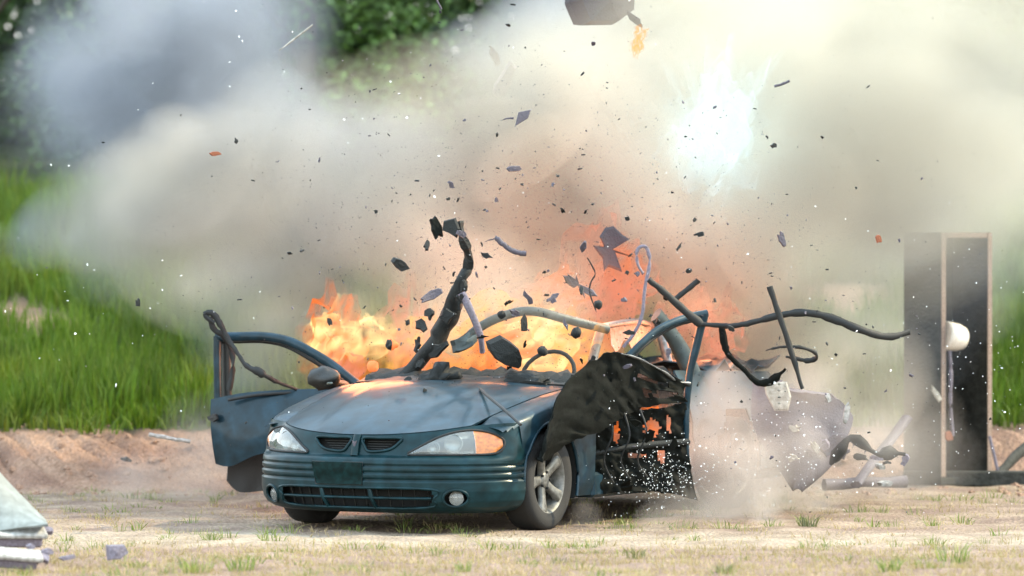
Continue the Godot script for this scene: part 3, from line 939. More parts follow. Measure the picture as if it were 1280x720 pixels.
func build_doors() -> void:
	rng.seed = 149
	# passenger door, swung wide open (left in the picture)
	var d := part_node("passenger_door", car, "open passenger door with an empty window frame")
	var top := [C(266, 500, 32.5), C(310, 492, 32.4), C(360, 489, 32.3), C(420, 487, 32.15), C(472, 488, 32.0)]
	var low := [C(274, 578, 32.5), C(292, 582, 32.4), C(330, 566, 32.3), C(400, 560, 32.2), C(470, 560, 32.0)]
	var g := between(top, low, 6, 12, 0.03)
	obj("door_skin", sheet(g, -0.03).commit(), M.car_paint, d)
	obj("inner_trim", sheet(between([C(280, 500, 32.6), C(330, 494, 32.6), C(400, 494, 32.5), C(455, 492, 32.3)], [C(284, 600, 32.6), C(300, 615, 32.6), C(335, 612, 32.6), C(400, 600, 32.4)], 5, 8, -0.03), 0.03).commit(), M.black_plastic, d)
	obj("frame_top", bar([C(270, 421, 32.5), C(296, 421, 32.45), C(330, 421, 32.4), C(362, 427, 32.3), C(392, 442, 32.2), C(420, 460, 32.15), C(448, 481, 32.05), C(462, 489, 32.0)], 0.022, 0.032, 8).commit(), M.car_paint, d)
	obj("frame_seal", bar([C(274, 427, 32.55), C(300, 427, 32.5), C(330, 427, 32.45), C(358, 433, 32.35), C(388, 449, 32.25), C(414, 466, 32.2), C(440, 485, 32.1)], 0.012, 0.014, 6).commit(), M.rubber, d)
	obj("frame_post", bar([C(272, 420, 32.5), C(272, 450, 32.5), C(273, 500, 32.5)], 0.026, 0.03, 8, 4).commit(), M.car_paint, d)
	obj("frame_post", bar([C(282, 424, 32.55), C(283, 450, 32.55), C(284, 498, 32.55)], 0.034, 0.02, 8, 4).commit(), M.black_plastic, d)
	obj("belt_strip", bar([C(285, 500, 32.35), C(330, 493, 32.3), C(400, 490, 32.2), C(470, 490, 31.95)], 0.012, 0.012, 6).commit(), M.rubber, d)
	obj("door_latch", plate(ragged(0.05, 0.035, 8), 0.03, 0.0, Transform3D(Basis(), C(266, 522, 32.4))).commit(), M.black_plastic, d)
	obj("corner_cap", plate(PackedVector2Array([Vector2(-0.1, -0.02), Vector2(-0.02, 0.03), Vector2(0.06, 0.025), Vector2(0.08, -0.01), Vector2(0.0, -0.05)]), 0.04, 0.0, Transform3D(Basis(), C(459, 488, 31.9))).commit(), M.black_plastic, d)
	var mr := part_node("door_mirror", car, "black passenger door mirror")
	obj("mirror_housing", lump(Vector3(0.112, 0.076, 0.08), 0.12, 5.0, 12, Transform3D(Basis(Vector3.BACK, -0.08), C(405, 473, 31.8))).commit(), M.black_plastic, mr)
	obj("mirror_foot", bar([C(415, 478, 31.9), C(432, 482, 32.0)], 0.03, 0.03, 8, 2).commit(), M.black_plastic, mr)
	obj("mirror_face", lump(Vector3(0.03, 0.012, 0.01), 0.0, 5.0, 8, Transform3D(Basis(), C(411, 479, 31.72))).commit(), M.reflector, mr)
	# driver door, its skin peeled forward over the wing and its shell riddled with holes
	d = part_node("driver_door", car, "driver door blown open, skin peeled off and shell full of holes")
	var sk := between([C(679, 578, 30.0), C(684, 545, 30.1), C(694, 505, 30.2), C(720, 466, 30.4), C(752, 446, 30.6), C(774, 441, 30.7), C(800, 448, 30.9), C(830, 464, 31.1), C(862, 481, 31.3)],
		[C(684, 576, 30.4), C(712, 553, 30.5), C(735, 545, 30.6), C(760, 532, 30.7), C(775, 524, 30.8), C(788, 515, 30.9), C(803, 510, 31.0), C(828, 506, 31.1), C(860, 502, 31.25)], 5, 10, 0.07, Vector3(-0.2, 0.1, 0.9).normalized())
	for i in sk.size():
		for j in sk[i].size(): sk[i][j] += Vector3(0.2, 0.3, 1.0) * (0.07 * noise2.get_noise_2d(i * 14.0, j * 22.0) + 0.025 * noise2.get_noise_2d(i * 50.0, j * 60.0))
	var sk_keep := func(i: int, j: int) -> bool:
		return not ((i > 30 and i < 37 and j == 3) or (i > 31 and i < 39 and j >= 6 and j < 8 and (i + j) % 5 != 0))
	obj("peeled_skin", sheet(sk, 0.008, sk_keep).commit(), M.charred_sheet, d)
	obj("torn_edge", bar([C(777, 442, 30.68), C(800, 449, 30.88), C(830, 465, 31.08), C(845, 476, 31.2), C(862, 479, 31.28)], 0.01, 0.006, 6, 6, PackedFloat32Array([0.4, 1.2, 0.7, 1.4, 0.9, 1.6])).commit(), M.bare_metal, d)
	var shell := []
	for i in 41:
		var r := PackedVector3Array()
		var k := i / 40.0
		for j in 33:
			var v := j / 32.0
			var x0 := lerpf(742, 860, k)
			var y0 := lerpf(500.0 + 12.0 * sin(k * 3.0), 620.0 - 6.0 * sin(k * PI) + 6.0 * pow(k, 6.0), v)
			r.append(C(x0 + 12.0 * pow(v, 3.0) * k - 6.0 * v * (1.0 - k), y0, lerpf(30.95, 31.35, k) + 0.05 * noise2.get_noise_2d(i * 9.0, j * 9.0)))
		shell.append(r)
	var sh_keep := func(i: int, j: int) -> bool:
		var h := [[0.62, 0.24, 0.09, 0.13], [0.26, 0.3, 0.03, 0.13], [0.47, 0.56, 0.1, 0.035], [0.71, 0.57, 0.04, 0.08], [0.8, 0.2, 0.03, 0.1]]
		var q := Vector2((i + 0.5) / 40.0, (j + 0.5) / 32.0)
		for e in h:
			var w := Vector2((q.x - e[0]) / e[2], (q.y - e[1]) / e[3])
			if w.length() < 1.0 + 0.35 * noise2.get_noise_2d(i * 60.0, j * 60.0): return false
		return true
	obj("door_shell", sheet(shell, 0.012, sh_keep).commit(), M.charred_sheet, d)
	obj("side_beam", bar([C(742, 566, 31.0), C(790, 558, 31.12), C(860, 552, 31.3)], 0.03, 0.02, 8).commit(), M.charred, d)
	obj("window_arch", bar([C(786, 446, 30.95), C(800, 431, 31.0), C(820, 414, 31.1), C(842, 403, 31.2), C(864, 396, 31.3), C(884, 392, 31.35)], 0.018, 0.026, 8).commit(), M.car_paint, d)
	obj("window_seal", bar([C(793, 446, 31.0), C(806, 432, 31.05), C(824, 418, 31.15), C(845, 407, 31.25), C(866, 401, 31.33)], 0.011, 0.011, 6).commit(), M.rubber, d)
	obj("rear_post", bar([C(880, 392, 31.35), C(871, 430, 31.35), C(862, 470, 31.35), C(858, 520, 31.35), C(859, 570, 31.35)], 0.022, 0.024, 8, 6, PackedFloat32Array([1.3, 1.1, 1.0, 0.9, 0.7])).commit(), M.car_paint, d)
	for k in 3:
		var x := 758.0 + 21.0 * k
		obj("loose_wire", bar([C(x, 512, 30.85), C(x + 8, 540 + 5 * (k % 2), 30.8), C(x - 3, 575, 30.85), C(x + 9, 604 - 4 * k, 30.9)], 0.006, 0.006, 5).commit(), M.rubber, d)
	for k in 7:
		obj("torn_tab", plate(ragged(rng.randf_range(0.04, 0.08), rng.randf_range(0.03, 0.05), 8, 0.5), 0.01, 2.0, Transform3D(Basis.from_euler(Vector3(rng.randf(), rng.randf(), rng.randf() * 3)), C(rng.randf_range(748, 850), rng.randf_range(515, 610), 30.8))).commit(), M.charred_sheet, d)

# ------------------------------------------------------------------ flung pieces
func flung(called: String, px: float, py: float, dist: float, wpx: float, hpx: float, turn: float, m: Material, label: String, category: String, rough := 0.35, thick := 0.02, n := 9, yaw := 0.4) -> MeshInstance3D:
	var s := dist / FOC * 0.5
	var t := Transform3D(Basis(Vector3.BACK, turn) * Basis(Vector3.UP, yaw), Vector3.ZERO)
	var o := obj(called, plate(ragged(wpx * s / cos(yaw), hpx * s, n, rough), thick, rng.randf_range(-2.5, 2.5), t).commit(), m)
	o.position = P(px, py, dist)
	tag(o, label, category)
	return o

func strip(called: String, pts: Array, w: float, h: float, m: Material, label: String, category: String, taper := PackedFloat32Array(), per := 5) -> MeshInstance3D:
	var w3 := []
	for p in pts: w3.append(P(p[0], p[1], p[2]))
	var path := smooth_path(w3, per)
	for i in range(1, path.size() - 1): path[i] += Vector3(rng.randfn(), rng.randfn(), rng.randfn()) * w * 0.07
	var tp := PackedFloat32Array()
	for i in path.size(): tp.append((taper[int(round(float(i) / (path.size() - 1) * (taper.size() - 1)))] if taper.size() else 1.0) * rng.randf_range(0.86, 1.1))
	var st := begin()
	tube(st, path, w * 0.6, h * 1.15, 6, false, tp)
	return obj_at(called, done(st), m, label, category)

func build_debris() -> void:
	rng.seed = 97
	var D := 31.0
	# long black strips on the right
	strip("door_seal", [[868, 404, 31.3], [900, 407, 31.3], [918, 407, 31.2], [945, 402, 31.1], [975, 394, 31.0], [1008, 391, 30.9], [1040, 398, 30.9], [1075, 412, 30.9], [1108, 421, 31.0], [1137, 415, 31.1]], 0.014, 0.022, M.rubber, "long wavy black strip reaching from the blown driver door towards the black box", "door seal", PackedFloat32Array([0.7, 0.8, 0.8, 1.0, 1.1, 1.2, 1.1, 0.9]))
	strip("window_channel", [[962, 358, 30.8], [972, 388, 30.8], [986, 430, 30.8], [1003, 486, 30.85]], 0.017, 0.017, M.rubber, "straight black rod standing upright across the wavy black strip", "metal rod", PackedFloat32Array([1.2, 1.1, 1.0, 0.8]))
	strip("metal_bar", [[811, 349, 30.9], [842, 376, 30.95], [876, 406, 31.0]], 0.022, 0.022, M.rubber, "thick black bar crossing the top rear corner of the driver door frame", "metal bar", PackedFloat32Array([0.8, 1.1, 1.2]))
	strip("metal_bar", [[843, 375, 31.2], [858, 363, 31.2], [873, 350, 31.2]], 0.016, 0.018, M.rubber, "short black bar sticking up beside the thick bar over the driver door", "metal bar")
	strip("door_seal", [[902, 405, 31.5], [905, 428, 31.5], [912, 445, 31.5], [930, 462, 31.5], [945, 477, 31.5], [962, 477, 31.5], [982, 461, 31.45]], 0.016, 0.02, M.charred_sheet, "bent dark strip hanging down from the wavy strip and hooked at its end", "door seal", PackedFloat32Array([1.0, 1.2, 0.9, 0.8, 1.0, 1.4, 0.5]))
	strip("cable", [[957, 438, 30.9], [975, 434, 30.9], [1000, 434, 30.9], [1018, 440, 30.95], [1021, 447, 31.0], [1010, 451, 31.05], [995, 448, 31.05], [982, 446, 31.05]], 0.009, 0.013, M.rubber, "black loop of cable curled round the upright rod", "cable", PackedFloat32Array([0.3, 0.6, 0.9, 1.2, 1.3, 1.0, 0.6]))
	strip("weatherstrip", [[268, 404, 32.3], [258, 396, 32.3], [256, 391, 32.3], [266, 392, 32.3], [276, 406, 32.3], [285, 424, 32.3], [296, 440, 32.25], [308, 457, 32.2], [322, 464, 32.15], [334, 471, 32.15], [352, 480, 32.2], [374, 488, 32.25]], 0.015, 0.018, M.rubber, "black rubber strip torn loose across the open passenger door window, curled at its top", "weatherstrip", PackedFloat32Array([0.8, 1.0, 0.7, 1.1, 1.2, 1.0, 0.9, 0.8, 1.0, 1.5, 0.9, 0.6, 0.6]))
	strip("weatherstrip", [[262, 396, 32.35], [268, 412, 32.35], [280, 420, 32.35], [289, 437, 32.4], [291, 462, 32.4], [286, 488, 32.4]], 0.013, 0.02, M.rubber, "black rubber loop hanging along the rear post of the passenger door", "weatherstrip")
	strip("plastic_hoop", [[779, 434, 32.0], [793, 416, 32.0], [803, 392, 32.0], [806, 360, 32.0], [812, 330, 32.0], [809, 311, 32.0], [801, 308, 32.0], [796, 316, 32.0], [797, 330, 32.0], [804, 342, 32.05]], 0.009, 0.012, M.grey_trim, "pale grey strip looped upright above the crushed roof", "trim strip")
	strip("wire", [[734, 322, 31.2], [739, 330, 31.2], [744, 342, 31.2], [739, 352, 31.2], [737, 365, 31.2], [745, 388, 31.2]], 0.005, 0.005, M.rubber, "thin kinked wire hanging in the flames with a ring at its top", "wire", PackedFloat32Array(), 3)
	# large single pieces
	flung("panel_chunk", 755, 5, 33.0, 86, 62, 0.12, M.burnt_violet, "largest dark charred chunk high above the fire at the top edge", "debris", 0.15, 0.3, 9)
	flung("panel_scrap", 794, 24, 32.9, 34, 12, -0.7, M.burnt_violet, "thin charred scrap beside the largest chunk at the top edge", "debris", 0.4)
	flung("torn_plate", 652, 146, 30.6, 33, 16, -0.06, M.violet_grey, "flat dark rectangular plate flying in pale smoke below the trees", "debris", 0.06, 0.012, 4, 0.3).rotation.z = 0.78
	strip("plate_sliver", [[626, 151, 30.6], [634, 148, 30.6], [642, 148, 30.6]], 0.012, 0.006, M.violet_grey, "pointed sliver trailing from the dark rectangular plate", "debris", PackedFloat32Array([0.2, 0.8, 1.2]))
	flung("oval_scrap", 643, 211, 30.7, 22, 8, 0.05, M.violet_grey, "small oval grey scrap below the dark rectangular plate", "debris", 0.12, 0.02, 12)
	flung("ragged_chunk", 545, 285, 30.6, 15, 38, 0.32, M.charred_sheet, "ragged upright dark chunk left of the folded pillar top", "debris", 0.35, 0.05, 12)
	flung("black_block", 500, 331, 30.4, 28, 16, -0.5, M.charred, "solid black block tumbling left of the folded pillar", "debris", 0.15, 0.06, 7)
	strip("bent_bracket", [[606, 302, 30.9], [616, 299, 30.9], [622, 299, 30.9], [632, 308, 30.9], [645, 315, 30.9], [658, 317, 30.9]], 0.03, 0.016, M.violet_grey, "bent grey bracket with a thin tail right of the folded pillar", "debris", PackedFloat32Array([0.12, 0.25, 1.0, 1.1, 1.0, 1.2]))
	flung("leaf_scrap", 538, 370, 31.0, 36, 14, 0.5, M.violet_grey, "leaf shaped violet grey scrap beside the lower pillar", "debris", 0.2, 0.02, 10)
	flung("fire_chunk", 634, 442, 31.1, 62, 34, -0.62, M.charred, "large black chunk silhouetted in the middle of the fire", "debris", 0.25, 0.08, 11)
	flung("fire_chunk", 580, 428, 31.2, 44, 24, 0.5, M.inner_metal, "grey metal wad wedged beside the pale strut", "debris", 0.4, 0.08, 11)
	flung("fire_chunk", 655, 404, 31.3, 10, 26, 0.0, M.charred, "small upright tab hanging under the roof header in the fire", "debris", 0.2)
	flung("purple_shard", 766, 312, 32.5, 62, 70, 0.5, M.burnt_violet, "big violet shard among pink flames above the roof", "debris", 0.75, 0.02, 14)
	flung("purple_shard", 722, 356, 31.8, 62, 22, -0.7, M.violet_grey, "long violet shard slanting down into the flames", "debris", 0.7, 0.02, 14)
	flung("dark_shard", 660, 372, 31.2, 24, 12, -1.0, M.violet_grey, "dark kinked flake over the left half of the roof header", "debris", 0.5)
	flung("dark_shard", 690, 372, 31.2, 22, 9, 0.4, M.violet_grey, "dark flake over the middle of the roof header", "debris", 0.5)
	flung("flat_panel", 800, 142, 34.4, 52, 24, 0.35, M.pale_trim, "faint pale panel left of the white flash", "debris", 0.2)
	strip("wood_lath", [[729, 92, 34.5], [748, 125, 34.5], [770, 155, 34.5], [794, 188, 34.5]], 0.03, 0.02, M.pale_trim, "faint tan lath slanting down through smoke left of the flash", "debris")
	flung("smoky_scrap", 632, 100, 35.0, 22, 60, -0.5, M.grey_trim, "faint grey scrap in the smoke right of the trees", "debris", 0.4, 0.05, 11)
	flung("smoky_scrap", 618, 70, 35.0, 12, 36, 0.4, M.violet_grey, "thin faint grey scrap just above the other faint scrap", "debris", 0.4)
	strip("pale_stick", [[349, 63, 30.6], [370, 47, 30.6], [391, 31, 30.6]], 0.007, 0.007, M.pale_trim, "pale straight stick flying in blue smoke left of the trees", "stick", PackedFloat32Array([0.5, 1.0, 0.8]), 3)
	flung("rust_flake", 269, 192, 30.4, 19, 7, 0.05, M.rust_flake, "orange brown flake in the smoke at upper left", "debris", 0.25)
	flung("rust_flake", 1098, 299, 30.6, 9, 13, 0.1, M.rust_flake, "reddish brown chip high left of the black box", "debris", 0.25)
	strip("black_stick", [[968, 108, 30.6], [978, 105, 30.6], [987, 101, 30.6]], 0.011, 0.008, M.violet_grey, "short black stick right of the white flash", "stick")
	strip("dark_splinter", [[546, 0, 30.9], [552, 12, 30.9]], 0.006, 0.006, M.violet_grey, "tiny dark splinter near the trees", "stick")
	flung("dark_chip", 967, 182, 30.6, 10, 8, 0.3, M.charred, "black square chip right of the flash, the highest one there", "debris", 0.3)
	flung("dark_chip", 977, 299, 30.6, 11, 24, 0.3, M.violet_grey, "ragged upright dark chip over the cream smoke right of centre", "debris", 0.5, 0.02, 11)
	flung("dark_chip", 172, 378, 30.5, 7, 13, 0.0, M.charred, "single black chip flying over the green grass", "debris", 0.4)
	flung("dark_chip", 412, 402, 30.5, 6, 12, 0.2, M.charred, "black chip above the passenger door, clear of the flames", "debris", 0.3)
	flung("dark_chip", 295, 176, 30.6, 5, 10, 0.4, M.charred, "black hooked chip near the orange brown flake", "debris", 0.5)
	for q in [[720, 416, 14], [678, 439, 13], [748, 381, 11], [627, 393, 10]]:
		var o := obj("fire_ball_clod", lump(Vector3.ONE * q[2] * 0.5 * D / FOC, 0.2, q[0] * 0.1, 8).commit(), M.charred)
		o.position = P(q[0], q[1], 31.05)
		tag(o, {720: "round black clod near the right edge of the fire", 678: "round brown clod in the heart of the fire", 748: "round grey clod above the right end of the roof header", 627: "round dark clod at the left end of the roof header"}[q[0]], "clod")
	for i in 34:       # middling shards in and above the flames
		var px := rng.randfn(690, 120); var py := rng.randfn(380, 55)
		flung("flying_shard", px, minf(py, 470.0), rng.randf_range(30.6, 31.4), rng.randf_range(8, 22), rng.randf_range(5, 11), rng.randf() * 3.0, [M.charred, M.violet_grey, M.charred_sheet][i % 3], "dark shard flung up out of the flames over the car", "debris", 0.5, 0.02, 8, rng.randf_range(-0.8, 0.8)).set_meta("group", "dark shards flung out of the flames")
	# wreckage on the ground between the car and the black box
	var t := thing("seat_panel", "large torn grey panel standing on its point right of the driver door", "debris", P(998, 610, 32.300))
	var inv := t.transform.affine_inverse()
	var pg := between([P(944, 478, 32.300), P(941, 515, 32.300), P(950, 550, 32.200), P(975, 585, 32.150), P(996, 611, 32.100)], [P(1040, 492, 32.300), P(1062, 520, 32.400), P(1057, 548, 32.350), P(1035, 580, 32.250), P(999, 611, 32.150)], 6, 14, 0.1)
	for r in pg:
		for j in r.size(): r[j] = inv * (r[j] + Vector3(0, 0, 0.09) * noise2.get_noise_3dv(r[j] * 90.0))
	obj("panel_shell", sheet(pg, 0.03).commit(), M.violet_grey, t)
	obj("pale_patch", plate(PackedVector2Array([Vector2(-0.09, 0.09), Vector2(0.06, 0.1), Vector2(0.09, 0.0), Vector2(0.07, -0.09), Vector2(-0.02, -0.09), Vector2(-0.08, 0.02)]), 0.02, 0.5, Transform3D(Basis(), inv * P(972, 496, 32.100))).commit(), M.pale_trim, t)
	obj("slotted_tab", plate(PackedVector2Array([Vector2(-0.022, 0.09), Vector2(0.022, 0.09), Vector2(0.026, -0.08), Vector2(-0.026, -0.08)]), 0.02, 0.0, Transform3D(Basis(), inv * P(974, 492, 32.930))).commit(), M.violet_grey, t)
	for k in 4: obj("slot_hole", lump(Vector3(0.01, 0.008, 0.004), 0.0, 1.0, 8, Transform3D(Basis(), inv * P(974, 480 + 8 * k, 31.612))).commit(), M.pale_trim, t)
	for k in 7: obj("torn_stuffing", plate(ragged(rng.randf_range(0.03, 0.08), rng.randf_range(0.02, 0.06), 11, 0.5), 0.03, 3.0, Transform3D(Basis.from_euler(Vector3(rng.randf_range(-0.4, 0.4), rng.randf_range(-0.4, 0.4), rng.randf() * 6.0)), inv * P(rng.randf_range(985, 1035), rng.randf_range(525, 580), 32.100))).commit(), [M.pale_trim, M.grey_trim, M.violet_grey][k % 3], t)
	obj("torn_flap", plate(ragged(0.12, 0.07, 11, 0.5), 0.02, 3.0, Transform3D(Basis(Vector3.BACK, 0.8), inv * P(1042, 556, 32.150))).commit(), M.violet_grey, t)
	flung("foam_piece", 1058, 516, 31.4, 8, 33, -0.18, M.white_foam, "bright white upright strip right of the torn grey panel", "foam", 0.15)
	flung("foam_piece", 1035, 498, 31.4, 8, 15, 0.3, M.white_foam, "small bright white piece at the top right of the grey panel", "foam", 0.2)
	flung("foam_piece", 1106, 604, 32.5, 22, 9, 0.0, M.white_foam, "white lump lying on the ground left of the black box", "foam", 0.2, 0.06)
	flung("foam_piece", 1100, 583, 32.5, 12, 9, -0.3, M.white_foam, "white lump perched above the other white lump by the box", "foam", 0.2, 0.06)
	strip("charred_branch", [[1038, 580, 31.8], [1052, 560, 31.7], [1064, 547, 31.7], [1080, 556, 31.7], [1098, 568, 31.75], [1112, 566, 31.8], [1132, 568, 31.8]], 0.035, 0.03, M.charred, "charred black branching wreckage between grey panel and black box", "wreckage", PackedFloat32Array([0.4, 1.3, 0.7, 1.2, 0.5, 1.5, 0.4]), 2)
	for i in 9:
		flung("torn_shard", 1045 + 10 * i + rng.randf_range(-6, 6), 558 + rng.randf_range(-14, 22), rng.randf_range(31.7, 32.4), rng.randf_range(10, 24), rng.randf_range(6, 13), rng.randf() * 3.0, [M.charred, M.violet_grey, M.grey_trim][i % 3], "torn shard tumbling around the charred branching wreckage by the box", "debris", 0.5, 0.03, 9, rng.randf_range(-0.7, 0.7)).set_meta("group", "torn shards beside the black box")
	strip("leaning_board", [[1070, 606, 32.8], [1095, 575, 33.2], [1133, 523, 33.8]], 0.07, 0.025, M.violet_grey, "grey board leaning up against the side of the black box", "board", PackedFloat32Array(), 2)
	strip("fallen_board", [[1030, 606, 33.0], [1080, 603, 33.2], [1132, 602, 33.4]], 0.05, 0.04, M.violet_grey, "low grey board lying on the ground left of the box", "board", PackedFloat32Array(), 2)
	# foreground left
	for q in [["upper white broken board with a grey edge in the bottom left corner", 18, 664, 27.4, 0.34, 0.22, -0.02, 0.35], ["lower white splintered strip in the bottom left corner", 14, 695, 26.6, 0.34, 0.1, -0.12, 0.5]]:
		t = thing("foam_board", q[0], "board", P(q[1], q[2], q[3]))
		t.rotation = Vector3(q[7], 0.3, q[6])
		var st := begin()
		box(st, Transform3D(Basis(), Vector3(0, 0.012, 0)), Vector3(q[4], 0.03, q[5]), 0.008)
		obj("board_face", done(st).commit(), M.white_foam, t)
		st = begin()
		box(st, Transform3D(Basis(), Vector3(-0.01, -0.035, -0.01)), Vector3(q[4] * 0.93, 0.06, q[5] * 0.9), 0.012)
		obj("board_core", done(st).commit(), M.grey_trim, t)
		obj("broken_corner", plate(ragged(0.06, 0.04, 9, 0.4), 0.03, 1.0, Transform3D(Basis(Vector3.RIGHT, -1.2), Vector3(q[4] * 0.5, 0.0, 0.0))).commit(), M.grey_trim, t)
	for q in [[58, 690, 20, 12, "small grey scrap beside the lower white strip"], [84, 697, 26, 8, "flat grey sliver between the white strip and the grey wedge"], [38, 683, 14, 10, "grey crumb lying between the two white boards"]]: flung("grey_scrap", q[0], q[1], 26.7, q[2], q[3], 0.1, M.grey_trim, q[4], "debris", 0.35, 0.04)
	obj_at("pale_sheet", sheet(between([P(-30, 560, 27.6), P(-5, 585, 27.6), P(20, 612, 27.6), P(58, 650, 27.6)], [P(-30, 668, 27.3), P(-5, 664, 27.3), P(20, 660, 27.3), P(60, 655, 27.3)], 4, 4, 0.02), 0.012), M.pale_board, "pale triangular sheet leaning at the left edge of the picture", "sheet")
	flung("grey_wedge", 146, 690, 26.9, 34, 26, 0.0, M.grey_trim, "grey folded wedge standing on the sand at lower left", "debris", 0.15, 0.05, 6)
	strip("pale_lath", [[186, 543, 33.6], [208, 547, 33.6], [238, 552, 33.6]], 0.02, 0.014, M.white_foam, "pale lath lying at the foot of the grass left of the car", "stick")
	flung("soil_clod", 158, 574, 34.6, 16, 8, -0.2, M.charred, "dark clod on the bare bank left of the car", "clod", 0.35, 0.05)
	# small flying fragments
	var names := [["black_fragment", M.charred, "small black fragment hanging in the smoke over the car", "dark fragments flying from the blast"], ["grey_fragment", M.violet_grey, "small violet grey fragment hanging in the smoke over the car", "grey fragments flying from the blast"], ["white_fragment", M.glass_bits, "tiny glittering white fragment caught by the sun", "bright fragments flying from the blast"]]
	for k in 3:
		var protos := []
		for i in 8: protos.append(plate(ragged(0.02, 0.011 + 0.01 * (i % 3) * 0.5, 7, 0.5), 0.008, rng.randf_range(-6, 6)).commit())
		var count: int = [290, 150, 230][k]
		for i in count:
			var px := 0.0; var py := 0.0; var dist := rng.randf_range(29.6, 31.2)
			if k == 2:
				var c: Array = [[620, 120, 300, 110], [820, 580, 60, 35], [980, 560, 70, 45], [1120, 480, 90, 110], [160, 380, 100, 60], [300, 100, 180, 60]][rng.randi() % 6]
				px = rng.randfn(c[0], c[2]); py = rng.randfn(c[1], c[3])
			else:
				px = rng.randfn(700, 210); py = rng.randfn(270, 130)
				if i % 6 == 0: px = rng.randfn(1000, 110); py = rng.randfn(480, 90)
			var p := P(px, clampf(py, -20, 640), dist)
			if p.y < 0.12: p.y = 0.12 + rng.randf() * 0.3
			var o := obj(names[k][0], protos[rng.randi() % 8], names[k][1])
			var s := (0.32 + 0.8 * pow(rng.randf(), 2.6)) * (0.55 if k == 2 else 1.0)
			o.transform = Transform3D(Basis.from_euler(Vector3(rng.randf() * 6, rng.randf() * 6, rng.randf() * 6)).scaled(Vector3.ONE * s), p)
			tag(o, names[k][2], "fragment", names[k][3])
	var dust := []
	var grain := plate(ragged(0.0035, 0.0028, 6, 0.4), 0.004).commit()
	for i in 900:                                  # glass crumbs pouring from the driver door and the rear
		var c: Array = [[815, 590, 34, 22, 31.0], [830, 600, 28, 14, 30.9], [960, 570, 60, 40, 31.0], [700, 330, 150, 120, 31.0], [1180, 470, 60, 90, 31.5]][[0, 0, 1, 1, 2, 2, 3, 4][rng.randi() % 8]]
		var p := P(rng.randfn(c[0], c[2]), rng.randfn(c[1], c[3]), c[4] + rng.randfn(0, 0.2))
		if p.y < 0.03: continue
		dust.append([Transform3D(Basis.from_euler(Vector3(rng.randf() * 6, rng.randf() * 6, 0)).scaled(Vector3.ONE * rng.randf_range(0.4, 1.4)), p), Color.WHITE])
	scatter("glass_crumbs", grain, M.glass_bits, dust, "spray of broken glass crumbs bursting from the driver door", "glass")
	var soot := []
	for i in 4200:
		var p := P(rng.randfn(690, 210), rng.randfn(330, 120), rng.randf_range(30.2, 31.6))
		if p.y < 0.1: continue
		soot.append([Transform3D(Basis.from_euler(Vector3(rng.randf() * 6, rng.randf() * 6, 0)).scaled(Vector3.ONE * rng.randf_range(0.3, 1.3)), p), Color.WHITE])
	scatter("soot_specks", grain, M.charred, soot, "fine soot specks scattered through the smoke above the car", "soot")

